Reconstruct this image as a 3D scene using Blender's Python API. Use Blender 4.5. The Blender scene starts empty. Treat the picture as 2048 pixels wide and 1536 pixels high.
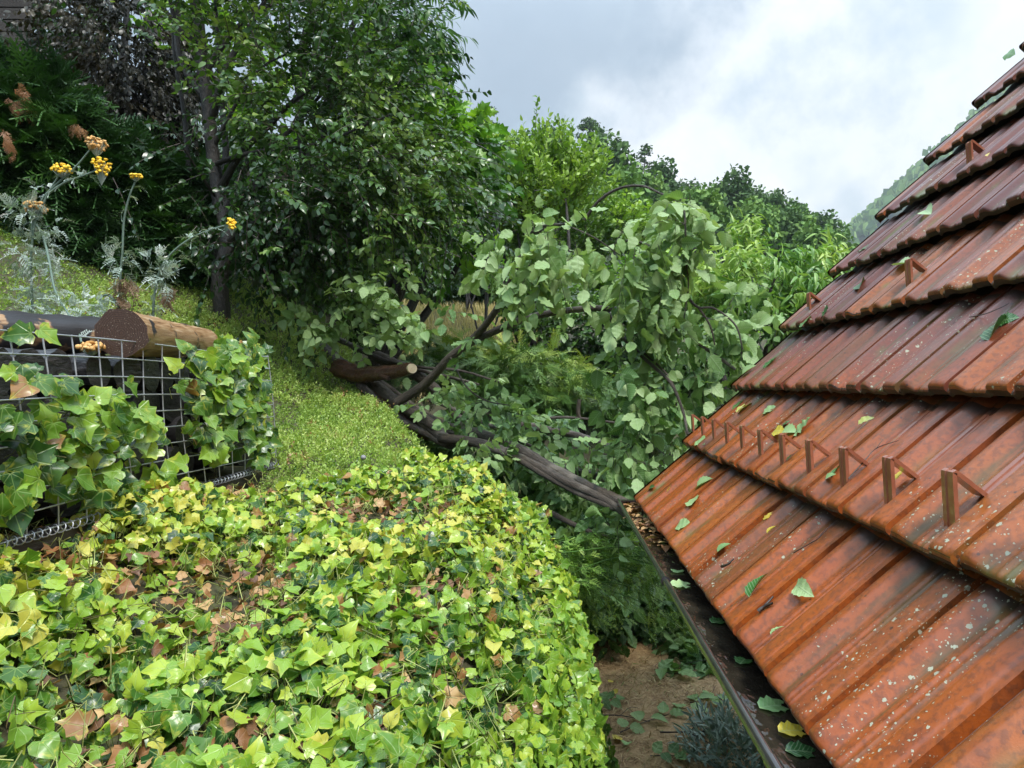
import bpy, math, random
import numpy as np
from mathutils import noise as mnoise, Vector
random.seed(7); rng = np.random.default_rng(7)
S = bpy.context.scene
C = S.collection
R = math.radians
F = 1420.0; CX = 1100.0; CY = 768.0; CZ = 1.6      # focal length and vanishing point in photo pixels, eye height
# ---------------------------------------------------------------- camera
cam = bpy.data.cameras.new('camera'); camo = bpy.data.objects.new('camera', cam); C.objects.link(camo)
camo.location = (0, 0, CZ); camo.rotation_euler = (R(90), 0, 0)
cam.sensor_width = 36; cam.lens = F / 2048 * 36; cam.shift_x = -(CX - 1024) / 2048; cam.clip_end = 4000; cam.clip_start = .02
S.camera = camo
S.render.engine = 'CYCLES'
S.cycles.max_bounces = 6; S.cycles.transparent_max_bounces = 8; S.cycles.diffuse_bounces = 3; S.cycles.glossy_bounces = 2
S.cycles.transmission_bounces = 3; S.cycles.caustics_reflective = False; S.cycles.caustics_refractive = False
S.view_settings.view_transform = 'Standard'; S.view_settings.look = 'None'; S.view_settings.exposure = 0.55; S.view_settings.gamma = 1
# ---------------------------------------------------------------- node helpers
class G:
    def __init__(s, nt): s.nt = nt; nt.nodes.clear()
    def n(s, t, ins=None, **props):
        nd = s.nt.nodes.new(t)
        for k, v in props.items(): setattr(nd, k, v)
        for k, v in (ins or {}).items():
            sock = nd.inputs[k]
            if isinstance(v, bpy.types.NodeSocket): s.nt.links.new(v, sock)
            elif isinstance(v, bpy.types.Node): s.nt.links.new(v.outputs[0], sock)
            else: sock.default_value = v
        return nd
    def m(s, op, a, b=None, c=None, clamp=False):
        ins = {0: a}
        if b is not None: ins[1] = b
        if c is not None: ins[2] = c
        return s.n('ShaderNodeMath', ins, operation=op, use_clamp=clamp).outputs[0]
    def mix(s, f, a, b, bt='MIX'):
        nd = s.n('ShaderNodeMix', data_type='RGBA', blend_type=bt)
        for i, v in ((0, f), (6, a), (7, b)):
            if isinstance(v, bpy.types.NodeSocket): s.nt.links.new(v, nd.inputs[i])
            else: nd.inputs[i].default_value = v if not isinstance(v, tuple) or len(v) == 4 else (*v, 1)
        return nd.outputs[2]
    def ramp(s, f, stops, interp='LINEAR'):
        nd = s.n('ShaderNodeValToRGB', {0: f}); cr = nd.color_ramp; cr.interpolation = interp
        while len(cr.elements) < len(stops): cr.elements.new(.5)
        for e, (p, c) in zip(cr.elements, stops): e.position = p; e.color = (*c, 1) if len(c) == 3 else c
        return nd.outputs[0]
    def ss(s, v, a, b):
        return s.n('ShaderNodeMapRange', {0: v, 1: a, 2: b, 3: 0., 4: 1.}, interpolation_type='SMOOTHSTEP').outputs[0]
    def noise(s, vec, scale, detail=3, rough=.5, out=0):
        return s.n('ShaderNodeTexNoise', {'Vector': vec, 'Scale': scale, 'Detail': detail, 'Roughness': rough}).outputs[out]
    def attr(s, name): return s.n('ShaderNodeAttribute', attribute_name=name)
    def obj(s): return s.n('ShaderNodeTexCoord').outputs['Object']
# ---------------------------------------------------------------- world: overcast sky, grey bank on the left, bright cloud on the right
SUN_EL, SUN_ROT = R(58), R(150)
w = bpy.data.worlds.new('World'); S.world = w; w.use_nodes = True
g = G(w.node_tree)
tc = g.n('ShaderNodeTexCoord').outputs['Generated']
sky = g.n('ShaderNodeTexSky', sky_type='NISHITA', sun_disc=False, sun_elevation=SUN_EL, sun_rotation=SUN_ROT)
sep = g.n('ShaderNodeSeparateXYZ', {0: tc})
t = g.m('ADD', g.m('MULTIPLY', sep.outputs[0], .176), g.m('ADD', g.m('MULTIPLY', sep.outputs[1], .0430), g.m('MULTIPLY', sep.outputs[2], -.154)))
n1 = g.noise(tc, 3.0, 6, .55); n2 = g.noise(tc, 7.0, 7, .6)
t = g.m('ADD', t, g.m('MULTIPLY', g.m('SUBTRACT', n1, .5), .10))
t = g.m('ADD', t, g.m('MULTIPLY', g.m('SUBTRACT', n2, .5), .03))
edge = g.ss(t, -.014, .016)
white = g.ramp(n2, [(.3, (.48, .56, .63)), (.5, (.76, .79, .82)), (.7, (.88, .89, .90))])
grey = g.ramp(n1, [(.3, (.22, .29, .37)), (.52, (.29, .36, .44)), (.72, (.38, .46, .52))])
col = g.mix(edge, grey, white)
ns = g.noise(tc, 4.0, 4, .55)
col = g.mix(g.m('MULTIPLY', g.ss(ns, .56, .70), .55), col, (.36, .48, .56))
up = g.m('MULTIPLY_ADD', g.ss(sep.outputs[2], .42, .85), 4.2, 1.0)
bgc = g.n('ShaderNodeBackground', {'Color': col, 'Strength': up})
bgs = g.n('ShaderNodeBackground', {'Color': sky.outputs[0], 'Strength': .05})
sepz = g.ss(sep.outputs[2], -.1, .0)
add = g.n('ShaderNodeMixShader', {0: .93, 1: bgs.outputs[0], 2: bgc.outputs[0]})
g.n('ShaderNodeOutputWorld', {0: add.outputs[0]})
# ---------------------------------------------------------------- sun behind the cloud
sun = bpy.data.lights.new('sun', 'SUN'); suno = bpy.data.objects.new('sun', sun); C.objects.link(suno)
sun.energy = 3.0; sun.angle = R(14); sun.color = (1, .96, .9)
# the sky's sun_rotation turns clockwise seen from above, from +Y
sd = Vector((math.sin(SUN_ROT) * math.cos(SUN_EL), math.cos(SUN_ROT) * math.cos(SUN_EL), math.sin(SUN_EL)))
suno.rotation_euler = sd.to_track_quat('Z', 'Y').to_euler(); suno.location = (2, -2, 9)
# ---------------------------------------------------------------- geometry helpers
def P(px, py, Y): return np.array(((px - CX) * Y / F, Y, CZ + (CY - py) * Y / F))
def PP(l): return np.array([P(*q) for q in l])
def nrm(a): return a / np.maximum(np.linalg.norm(a, axis=-1, keepdims=True), 1e-9)
class MB:
    def __init__(s): s.v = []; s.f = []; s.r = []; s.l = []; s.mi = []; s.n = 0
    def add(s, v, f, r=0., l=None, mi=0):
        v = np.asarray(v, float).reshape(-1, 3); f = np.asarray(f, np.int64).reshape(-1, 3)
        s.v.append(v); s.f.append(f + s.n); k = len(v)
        s.r.append(np.broadcast_to(np.asarray(r, float), (k,)).copy() if np.ndim(r) < 1 or len(r) == k else np.asarray(r, float))
        s.l.append(np.zeros((k, 3)) if l is None else np.asarray(l, float).reshape(-1, 3)); s.mi.append(np.full(len(f), mi)); s.n += k
        return s
    def build(s, name, mat, parent=None, smooth=True):
        me = bpy.data.meshes.new(name)
        if not s.v: s.add(np.zeros((3, 3)), [[0, 1, 2]])
        v = np.concatenate(s.v); f = np.concatenate(s.f)
        if parent is not None:
            o = parent
            while o is not None: v = v - np.array(o.location); o = o.parent
        me.vertices.add(len(v)); me.vertices.foreach_set('co', v.astype(np.float32).ravel())
        me.loops.add(len(f) * 3); me.loops.foreach_set('vertex_index', f.astype(np.int32).ravel())
        me.polygons.add(len(f)); me.polygons.foreach_set('loop_start', np.arange(0, len(f) * 3, 3, dtype=np.int32))
        me.update(calc_edges=True)
        me.polygons.foreach_set('use_smooth', np.full(len(f), bool(smooth)))
        a = me.attributes.new('rnd', 'FLOAT', 'POINT'); a.data.foreach_set('value', np.concatenate(s.r).astype(np.float32))
        a = me.attributes.new('luv', 'FLOAT_VECTOR', 'POINT'); a.data.foreach_set('vector', np.concatenate(s.l).astype(np.float32).ravel())
        for mm in (mat if isinstance(mat, (list, tuple)) else [mat]): me.materials.append(mm)
        if isinstance(mat, (list, tuple)): me.polygons.foreach_set('material_index', np.concatenate(s.mi).astype(np.int32))
        o = bpy.data.objects.new(name, me); C.objects.link(o)
        if parent is not None: o.parent = parent
        return o
def tag(o, label=None, cat=None, group=None, kind=None):
    if label: o['label'] = label
    if cat: o['category'] = cat
    if group: o['group'] = group
    if kind: o['kind'] = kind
    return o
def thing(name, label, cat, loc, group=None):
    o = bpy.data.objects.new(name, None); C.objects.link(o); o.location = tuple(float(q) for q in loc); o.empty_display_size = .1
    return tag(o, label, cat, group)
def cr(pts, m=6):
    p = np.asarray(pts, float); p = np.vstack([2 * p[0] - p[1], p, 2 * p[-1] - p[-2]]); out = []
    for i in range(1, len(p) - 2):
        for k in range(m):
            t = k / m; a, b, c, d = p[i - 1], p[i], p[i + 1], p[i + 2]
            out.append(.5 * (2 * b + (c - a) * t + (2 * a - 5 * b + 4 * c - d) * t * t + (3 * b - a - 3 * c + d) * t ** 3))
    out.append(p[-2]); return np.array(out)
def vtubes(mb, Pn, r, ns=3, rnd=0., cap=False, rough=0., mi=0):
    Pn = np.asarray(Pn, float)
    if Pn.ndim == 2: Pn = Pn[None]
    N, K, _ = Pn.shape
    r = np.broadcast_to(np.asarray(r, float), (N, K))
    T = nrm(np.gradient(Pn, axis=1)); ref = np.zeros_like(T); ref[..., 2] = 1
    steep = np.abs(T[..., 2].mean(axis=1)) > .8
    ref[steep] = (1, 0, 0)
    A = nrm(np.cross(T, ref)); B = np.cross(T, A)
    an = np.arange(ns) * 2 * math.pi / ns
    rr = r[:, :, None]
    if rough: rr = rr * (1 + rough * rng.normal(size=(N, K, ns)))
    V = Pn[:, :, None] + rr[..., None] * (A[:, :, None] * np.cos(an)[None, None, :, None] + B[:, :, None] * np.sin(an)[None, None, :, None])
    idx = np.arange(N * K * ns).reshape(N, K, ns); a = idx[:, :-1]; b = idx[:, 1:]
    a2 = np.roll(a, -1, 2); b2 = np.roll(b, -1, 2)
    f = np.concatenate([np.stack([a, a2, b], -1).reshape(-1, 3), np.stack([a2, b2, b], -1).reshape(-1, 3)])
    L = np.zeros((N, K, ns, 3)); L[..., 0] = an / (2 * math.pi)
    L[..., 1] = np.concatenate([np.zeros((N, 1)), np.cumsum(np.linalg.norm(np.diff(Pn, axis=1), axis=-1), 1)], 1)[:, :, None]
    rv = np.broadcast_to(np.asarray(rnd, float).reshape(-1, 1, 1), (N, K, ns)).ravel()
    mb.add(V.reshape(-1, 3), f, rv, L.reshape(-1, 3), mi)
    if cap:
        for n in range(N):
            for k in (0, K - 1):
                ring = V[n, k]; c = Pn[n, k]
                q = np.vstack([c[None], ring]); ff = [[0, 1 + j, 1 + (j + 1) % ns] for j in range(ns)]
                if k: pass
                else: ff = [[x[0], x[2], x[1]] for x in ff]
                ll = np.zeros((ns + 1, 3)); ll[:, 2] = 1; ll[1:, 0] = np.cos(an); ll[1:, 1] = np.sin(an)
                mb.add(q, ff, 0., ll, mi)
def tube(mb, pts, r0, r1, ns=10, m=6, rough=.05, wob=.0, cap=False, rnd=0.):
    p = cr(pts, m); k = len(p)
    if wob: p = p + np.array([[mnoise.noise(Vector(q * 3 + j * 9.1)) for j in range(3)] for q in p]) * wob
    vtubes(mb, p, np.linspace(r0, r1, k)[None], ns, rnd, cap, rough); return p
def box(mb, c, s, ax=None, rnd=0.):
    c = np.asarray(c, float); s = np.asarray(s, float) / 2
    v = np.array([[x, y, z] for x in (-1, 1) for y in (-1, 1) for z in (-1, 1)]) * s
    if ax is not None: v = v @ np.asarray(ax, float)
    q = [(0, 1, 3, 2), (4, 6, 7, 5), (0, 4, 5, 1), (2, 3, 7, 6), (0, 2, 6, 4), (1, 5, 7, 3)]
    V = []; Fc = []; Ls = []
    for i, f in enumerate(q):                       # own vertices per face keep the edges crisp
        b = len(V); V += [v[j] + c for j in f]; Ls += [v[j] for j in f]; Fc += [(b, b + 1, b + 2), (b, b + 2, b + 3)]
    mb.add(V, Fc, rnd, Ls); return mb
def frames(d, n):
    d = nrm(d); x = nrm(np.cross(d, n)); n = np.cross(x, d); return np.stack([x, d, n], -1)
def scatter(mb, tm, pos, Rm, sc, rnd, mi=0):
    tv, tf, tl = tm; N = len(pos); K = len(tv)
    if N == 0: return
    sc = np.broadcast_to(np.asarray(sc, float), (N,))
    V = np.einsum('nij,kj->nki', Rm, tv) * sc[:, None, None] + pos[:, None]
    f = (tf[None] + (np.arange(N) * K)[:, None, None]).reshape(-1, 3)
    mb.add(V.reshape(-1, 3), f, np.repeat(np.broadcast_to(rnd, (N,)), K), np.tile(tl, (N, 1)), mi)
def scatter_multi(mb, tms, pos, Rm, sc, rnd, mi=0):
    k = rng.integers(0, len(tms), len(pos)); sc = np.broadcast_to(sc, (len(pos),)); rnd = np.broadcast_to(rnd, (len(pos),))
    for i, tm in enumerate(tms): scatter(mb, tm, pos[k == i], Rm[k == i], sc[k == i], rnd[k == i], mi)
def rdir(n): return nrm(rng.normal(size=(n, 3)))
# ---------------------------------------------------------------- leaf templates (unit length along +y, normal +z)
def blade(ws, fold=.25, curl=.25, twist=0., serr=0., wave=0.):
    n = len(ws); V = []; L = []; Fc = []
    for i, wd in enumerate(ws):
        y = i / (n - 1); wd = wd * (1 + (serr if i % 2 else -serr)) if 0 < i < n - 1 else wd
        z = -curl * y * y; tw = twist * y; wv = wave * math.sin(i * 2.1)
        for sx in (-1, 0, 1):
            x = sx * wd; zz = abs(x) * fold + wv * sx * wd
            V.append((x * math.cos(tw) , y * (1 - .15 * curl), z + zz + x * math.sin(tw))); L.append((x, y, abs(sx)))
    for i in range(n - 1):
        a = 3 * i; b = a + 3
        for k in (0, 1): Fc += [(a + k, a + k + 1, b + k + 1), (a + k, b + k + 1, b + k)]
    return np.array(V), np.array(Fc), np.array(L)
def ovate(n, w, pw=.75, **k): return blade([w * math.sin(math.pi * (i / (n - 1)) ** pw) ** .85 if 0 < i < n - 1 else .004 for i in range(n)], **k)
ELM = [ovate(12, .33, .72, fold=fo, curl=cu, serr=.07, twist=tw, wave=wv) for fo, cu, tw, wv in ((.15, .15, 0, .1), (.35, .3, .2, -.1), (-.1, .25, -.3, .15), (.5, .1, .3, 0), (.2, -.2, .1, .2))]
OVL = [ovate(5, .3, fold=fo, curl=cu, twist=tw) for fo, cu, tw in ((.2, .2, 0), (.5, .35, .3), (-.1, .1, -.4))]
NAR = [ovate(6, .11, .8, fold=.3, curl=cu, twist=tw) for cu, tw in ((.3, 0), (.7, .3), (.15, -.4))]
PEACH = [ovate(8, .12, .85, fold=.5, curl=cu, twist=tw) for cu, tw in ((.7, 0), (1.0, .5), (.4, -.6))]
def fan(outl, zc=0., cup=.2, curl=.3, wave=.05, seed=0):
    rs = np.random.default_rng(seed); o = list(outl); full = o + [(-x, y) for x, y in reversed(o[1:-1])] if o[0][0] == 0 and o[-1][0] == 0 else o
    c = np.array((0, .33)); n = len(full); V = [(c[0], c[1], 0)]
    for fr in (.55, 1.):
        for x, y in full:
            q = c + (np.array((x, y)) - c) * fr; V.append((q[0], q[1], 0))
    V = np.array(V, float); rr = np.hypot(V[:, 0], V[:, 1] - .33)
    a = np.arctan2(V[:, 0], V[:, 1] - .33)
    V[:, 2] = cup * rr ** 1.6 - curl * (V[:, 1] ** 2) * .8 + wave * np.sin(a * 3 + rs.uniform(0, 6)) * rr + .22 * np.abs(V[:, 0])
    V[:, :2] += rs.normal(size=(len(V), 2)) * .015
    Fc = []
    for i in range(n):
        j = (i + 1) % n; Fc += [(0, 1 + i, 1 + j), (1 + i, 1 + n + i, 1 + n + j), (1 + i, 1 + n + j, 1 + j)]
    return V, np.array(Fc)[:, ::-1], np.column_stack([V[:, 0], V[:, 1], np.r_[0, np.full(n, .55), np.ones(n)]])
IV1 = [(0, .0), (.14, -.13), (.36, -.10), (.52, .06), (.36, .26), (.50, .50), (.24, .60), (.10, .80), (0, 1.0)]
IV2 = [(0, .0), (.20, -.12), (.42, .0), (.50, .22), (.42, .42), (.28, .62), (.12, .84), (0, 1.0)]
IV3 = [(0, .0), (.16, -.14), (.44, -.04), (.40, .16), (.55, .34), (.36, .50), (.18, .78), (0, .98)]
IVY = [fan(o, cup=cu, curl=cl, wave=wv, seed=i) for i, (o, cu, cl, wv) in enumerate([(IV1, .1, .15, .05), (IV1, -.35, .3, .12), (IV2, .25, .35, .1), (IV2, -.2, .1, .15), (IV3, .0, .4, .12), (IV3, -.4, .2, .08), (IV1, .35, .5, .15)])]
MAP = [fan([(0, 0), (.3, -.1), (.55, .1), (.38, .3), (.5, .6), (.2, .6), (0, 1)], cup=.1, curl=.2, wave=.08, seed=40 + i) for i in range(2)]
def frond(seed, k=9, br=.42, sub=3, droop=.5, w=.018):
    rs = np.random.default_rng(seed); V = []; Fc = []; L = []
    def seg(a, b, w0, w1, u):
        a = np.array(a); b = np.array(b); d = b - a; s = np.array((-d[1], d[0], 0)); s = s / (np.linalg.norm(s) + 1e-9); i = len(V)
        V.extend([a - s * w0, a + s * w0, b + s * w1, b - s * w1]); L.extend([(0, u, 0)] * 2 + [(0, u, 1)] * 2)
        Fc.extend([(i, i + 1, i + 2), (i, i + 2, i + 3)])
    def at(t): return np.array((.04 * math.sin(t * 4 + seed), t, -droop * t * t))
    for i in range(4): seg(at(i / 4), at((i + 1) / 4), .014, .012, i / 4)
    for i in range(k):
        t = .08 + .9 * i / k
        for sd_ in (-1, 1):
            ln = br * (1 - t) ** .7 * rs.uniform(.7, 1.1) + .06; ang = R(rs.uniform(32, 50)); p = at(t + rs.uniform(-.02, .02))
            d = np.array((sd_ * math.sin(ang), math.cos(ang), -.25 * rs.uniform(.3, 1.4)))
            q = p + d * ln; seg(p, q, w, w * .5, t)
            for j in range(sub):
                tt = (j + 1) / (sub + 1); a = p + d * ln * tt; s2 = -1 if j % 2 else 1
                d2 = np.array((sd_ * math.sin(ang + s2 * .7), math.cos(ang + s2 * .7), -.2)); seg(a, a + d2 * ln * .42 * (1.2 - tt), w * .85, w * .35, t)
    return np.array(V), np.array(Fc), np.array(L)
FRO = [frond(i) for i in range(3)]; FRS = [frond(9, k=6, sub=2, w=.03)]
def feather(seed, k=6, w=.035):
    rs = np.random.default_rng(seed); V = []; Fc = []; L = []
    def lob(a, b, w0):
        a = np.array(a); b = np.array(b); d = b - a; s = np.cross(d, (0, 0, 1)); s = s / (np.linalg.norm(s) + 1e-9) * w0; m_ = a + d * .65; i = len(V)
        V.extend([a - s * .4, a + s * .4, m_ + s, b, m_ - s]); L.extend([(0, 0, 0)] * 5); Fc.extend([(i, i + 1, i + 2), (i, i + 2, i + 4), (i + 4, i + 2, i + 3)])
    at = lambda t: np.array((0, t, .1 * math.sin(3 * t) - .5 * t * t))
    for i in range(3): lob(at(i / 3), at((i + 1) / 3 + .02), .02)
    for i in range(k):
        t = .2 + .75 * i / k
        for s_ in (-1, 1):
            ln = .34 * math.sin(math.pi * (.25 + .7 * t)) * rs.uniform(.8, 1.2)
            p = at(t); q = p + np.array((s_ * .8, .6, rs.uniform(-.1, .35))) * ln; lob(p, q, w)
            q2 = p + (q - p) * .55; lob(q2, q2 + np.array((s_ * .35, .85, .1)) * ln * .5, w * .7)
    lob(at(.95), at(1.12), w * 1.2); return np.array(V), np.array(Fc), np.array(L)
FEA = [feather(i) for i in range(3)]
def sprig_tm(seed, n=8):
    rs = np.random.default_rng(seed); V = []; Fc = []; L = []
    lean = rs.normal(size=2) * .35
    for i in range(n):
        t = i / n; c = np.array((lean[0] * t * t, t * .9, lean[1] * t * t)); a = i * 2.4; d = np.array((math.cos(a) * .8, .55 + .5 * t, math.sin(a) * .8)) * (.34 - .12 * t)
        s = nrm(np.cross(d, rs.normal(size=3))) * .075; j = len(V); V.extend([c, c + d * .5 + s, c + d, c + d * .5 - s]); L.extend([(0, t, 0)] * 4); Fc.extend([(j, j + 1, j + 2), (j, j + 2, j + 3)])
    s = np.array((.03, 0, 0)); j = len(V); V.extend([-s, s, np.array((lean[0] * .8, .9, lean[1] * .8))]); L.extend([(0, 0, 0)] * 3); Fc.append((j, j + 1, j + 2))
    return np.array(V), np.array(Fc), np.array(L)
SED = [sprig_tm(i) for i in range(4)]
QUAD = (np.array([(-.5, 0, 0), (.5, .1, .1), (.35, 1, 0), (-.3, .8, -.1)], float), np.array([(0, 1, 2), (0, 2, 3)]), np.zeros((4, 3)))
# ---------------------------------------------------------------- materials
def newmat(name):
    m = bpy.data.materials.new(name); m.use_nodes = True; return m, G(m.node_tree)
def leafmat(name, stops, rough=.35, tr=.3, vein=None, veincol=None, spot=None, nscale=3., tint=.35, spec=.5, bump=.4):
    m, g = newmat(name); r = g.attr('rnd').outputs['Fac']; l = g.attr('luv').outputs['Vector']; ob = g.obj()
    col = g.ramp(r, stops)
    nz = g.noise(ob, nscale, 2)
    col = g.mix(g.m('MULTIPLY', g.ss(nz, .35, .7), tint), col, (.6, .75, .5), 'MULTIPLY')
    sx = g.n('ShaderNodeSeparateXYZ', {0: l}); x, y = sx.outputs[0], sx.outputs[1]
    hb = None
    if vein == 'pin':
        ax = g.m('ABSOLUTE', x); mid = g.m('SUBTRACT', 1., g.ss(ax, .008, .03))
        sv = g.m('PINGPONG', g.m('SUBTRACT', y, g.m('MULTIPLY', ax, .75)), .055)
        side = g.m('SUBTRACT', 1., g.ss(sv, .004, .02)); v = g.m('MAXIMUM', mid, g.m('MULTIPLY', side, .7)); hb = v
    elif vein == 'palm':
        a = g.m('ARCTAN2', x, g.m('ADD', y, .02)); rad = g.m('POWER', g.m('ADD', g.m('MULTIPLY', x, x), g.m('MULTIPLY', y, y)), .5)
        pp = g.m('MULTIPLY', g.m('PINGPONG', a, .36), rad); v = g.m('SUBTRACT', 1., g.ss(pp, .006, .028)); hb = v
    if vein: col = g.mix(g.m('MULTIPLY', v, .36), col, veincol or (.5, .6, .3))
    if spot:
        sh = g.n('ShaderNodeVectorMath', {0: l, 1: g.n('ShaderNodeCombineXYZ', {0: g.m('MULTIPLY', r, 97.), 1: g.m('MULTIPLY', r, 31.), 2: 0.}).outputs[0]}, operation='ADD').outputs[0]
        sn = g.noise(sh, 1.7, 3, .6); edge_ = g.m('MULTIPLY', sx.outputs[2], .10)
        amt = g.m('MULTIPLY', g.ss(g.m('ADD', sn, edge_), spot[1], spot[1] + .2), spot[2]); col = g.mix(amt, col, spot[0])
        s3 = g.noise(sh, 5., 2, .5); col = g.mix(g.m('MULTIPLY', g.ss(s3, .70, .76), .7), col, (.16, .09, .03))
    pr = {'Base Color': col, 'Roughness': rough, 'Specular IOR Level': spec}
    if hb is not None:
        b = g.n('ShaderNodeBump', {'Strength': bump, 'Distance': .002, 'Height': hb}); pr['Normal'] = b.outputs[0]
    bs = g.n('ShaderNodeBsdfPrincipled', pr)
    tl = g.n('ShaderNodeBsdfTranslucent', {'Color': g.mix(1., col, (1.25, 1.3, .6), 'MULTIPLY')})
    mx = g.n('ShaderNodeMixShader', {0: tr, 1: bs.outputs[0], 2: tl.outputs[0]}); g.n('ShaderNodeOutputMaterial', {0: mx.outputs[0]}); return m
def simple(name, c1, c2, scale=8., rough=.6, bump=.3, metal=0., coat=0., dist=.01, detail=5, stretch=None):
    m, g = newmat(name); ob = g.obj()
    if stretch: ob = g.n('ShaderNodeVectorMath', {0: ob, 1: stretch}, operation='MULTIPLY').outputs[0]
    nz = g.noise(ob, scale, detail, .6); col = g.ramp(nz, [(.3, c1), (.7, c2)])
    b = g.n('ShaderNodeBump', {'Strength': bump, 'Distance': dist, 'Height': nz})
    bs = g.n('ShaderNodeBsdfPrincipled', {'Base Color': col, 'Roughness': rough, 'Metallic': metal, 'Coat Weight': coat, 'Normal': b.outputs[0]})
    g.n('ShaderNodeOutputMaterial', {0: bs.outputs[0]}); return m
def barkmat(name, c1, c2, c3=None, rough=.45, ring=60., dots=True):
    m, g = newmat(name); l = g.attr('luv').outputs['Vector']; ob = g.obj()
    st = g.n('ShaderNodeVectorMath', {0: l, 1: (9., 14., 1.)}, operation='MULTIPLY').outputs[0]
    nz = g.noise(st, 2., 6, .65); n2 = g.noise(ob, 5., 4); col = g.ramp(nz, [(.3, c1), (.68, c2)]); col = g.mix(g.ss(n2, .5, .7), col, c3 or c2)
    vo = g.n('ShaderNodeTexVoronoi', {'Vector': l, 'Scale': ring}); lent = g.m('SUBTRACT', 1., g.ss(vo.outputs[0], .1, .25))
    if dots: col = g.mix(g.m('MULTIPLY', lent, .5), col, (.3, .25, .2))
    h = g.m('ADD', nz, g.m('MULTIPLY', lent, .3)); b = g.n('ShaderNodeBump', {'Strength': 1., 'Distance': .012, 'Height': h})
    bs = g.n('ShaderNodeBsdfPrincipled', {'Base Color': col, 'Roughness': rough, 'Normal': b.outputs[0]}); g.n('ShaderNodeOutputMaterial', {0: bs.outputs[0]}); return m
M = {}
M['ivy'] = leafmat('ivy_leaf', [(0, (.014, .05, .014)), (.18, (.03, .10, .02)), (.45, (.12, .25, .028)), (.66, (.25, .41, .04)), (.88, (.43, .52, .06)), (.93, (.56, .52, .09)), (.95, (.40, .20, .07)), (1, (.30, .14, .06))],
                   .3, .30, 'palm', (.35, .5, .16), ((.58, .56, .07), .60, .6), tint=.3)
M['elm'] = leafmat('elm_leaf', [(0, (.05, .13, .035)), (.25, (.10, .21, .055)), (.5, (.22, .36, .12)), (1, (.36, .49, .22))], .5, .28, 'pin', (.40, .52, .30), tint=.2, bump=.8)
M['elmtop'] = leafmat('elm_leaf_loose', [(0, (.02, .07, .02)), (.3, (.05, .16, .03)), (.55, (.25, .42, .16)), (.8, (.36, .50, .22)), (.9, (.6, .5, .05)), (1, (.62, .42, .04))], .3, .15, 'pin', (.5, .6, .35), tint=.1, bump=.35)
M['plum'] = leafmat('plum_leaf', [(0, (.012, .036, .010)), (.5, (.036, .088, .019)), (.85, (.10, .19, .04)), (1, (.26, .36, .10))], .28, .3, tint=.4, nscale=1.2)
M['maple'] = leafmat('maple_leaf', [(0, (.04, .12, .02)), (.5, (.13, .29, .035)), (1, (.28, .46, .06))], .4, .35, tint=.35, nscale=1.)
M['willow'] = leafmat('willow_leaf', [(0, (.02, .07, .015)), (.6, (.07, .17, .03)), (1, (.14, .27, .05))], .4, .3, tint=.3, nscale=1.)
M['brown'] = leafmat('beech_leaf', [(0, (.010, .012, .005)), (.6, (.030, .026, .010)), (1, (.065, .048, .018))], .4, .2, tint=.3)
M['peach'] = leafmat('peach_leaf', [(0, (.06, .16, .04)), (.5, (.18, .34, .07)), (1, (.42, .55, .14))], .38, .3, tint=.3)
M['shoot'] = leafmat('shoot_leaf', [(0, (.07, .15, .025)), (.5, (.20, .34, .05)), (1, (.36, .50, .10))], .45, .3, tint=.35, nscale=1.)
M['dark'] = leafmat('shrub_leaf', [(0, (.02, .06, .014)), (.6, (.07, .15, .03)), (1, (.15, .27, .05))], .4, .25, tint=.4)
M['thuja'] = leafmat('thuja_spray', [(0, (.014, .045, .012)), (.5, (.035, .10, .022)), (.85, (.07, .17, .03)), (.93, (.11, .21, .045)), (.96, (.30, .13, .05)), (1, (.36, .17, .07))], .5, .12, tint=.45, nscale=1.6)
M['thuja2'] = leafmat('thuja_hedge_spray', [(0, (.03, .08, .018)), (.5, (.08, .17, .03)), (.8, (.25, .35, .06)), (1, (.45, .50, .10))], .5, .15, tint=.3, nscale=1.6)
M['sedum'] = leafmat('sedum', [(0, (.10, .19, .03)), (.4, (.26, .39, .07)), (.8, (.43, .54, .13)), (.96, (.60, .66, .24)), (1, (.38, .22, .09))], .45, .3, tint=.5, nscale=1.3)
M['silver'] = leafmat('silver_leaf', [(0, (.13, .19, .15)), (.5, (.30, .38, .33)), (.85, (.52, .58, .54)), (.9, (.25, .17, .10)), (1, (.18, .11, .07))], .6, .15, tint=.1)
M['weed'] = leafmat('weed_leaf', [(0, (.08, .18, .03)), (.5, (.20, .36, .06)), (1, (.40, .52, .12))], .45, .25, tint=.2)
M['hill'] = leafmat('forest_leaf', [(0, (.05, .11, .03)), (.5, (.13, .24, .055)), (1, (.27, .39, .11))], .7, .15, tint=.4, nscale=.25, spec=.2)
M['hilldark'] = leafmat('forest_dark_leaf', [(0, (.035, .075, .028)), (.5, (.08, .15, .05)), (1, (.16, .26, .08))], .7, .1, tint=.4, nscale=.25, spec=.2)
M['meadow'] = leafmat('meadow_grass', [(0, (.15, .20, .05)), (.5, (.42, .36, .15)), (1, (.62, .50, .25))], .7, .2, tint=.2)
M['straw'] = leafmat('straw', [(0, (.16, .09, .04)), (.4, (.34, .22, .10)), (.8, (.55, .40, .20)), (.95, (.14, .20, .04)), (1, (.12, .2, .03))], .6, .1, tint=.3)
M['dead'] = leafmat('dead_leaf', [(0, (.08, .035, .015)), (.5, (.30, .13, .045)), (1, (.55, .36, .16))], .5, .15, 'palm', (.3, .18, .1), tint=.2)
M['stalk'] = leafmat('ivy_stalk', [(0, (.10, .06, .03)), (.5, (.22, .26, .06)), (1, (.42, .44, .14))], .5, 0., tint=.2)
M['yellow'] = simple('flower', (.75, .42, .01), (.95, .68, .05), 60., .6, .5)
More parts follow.
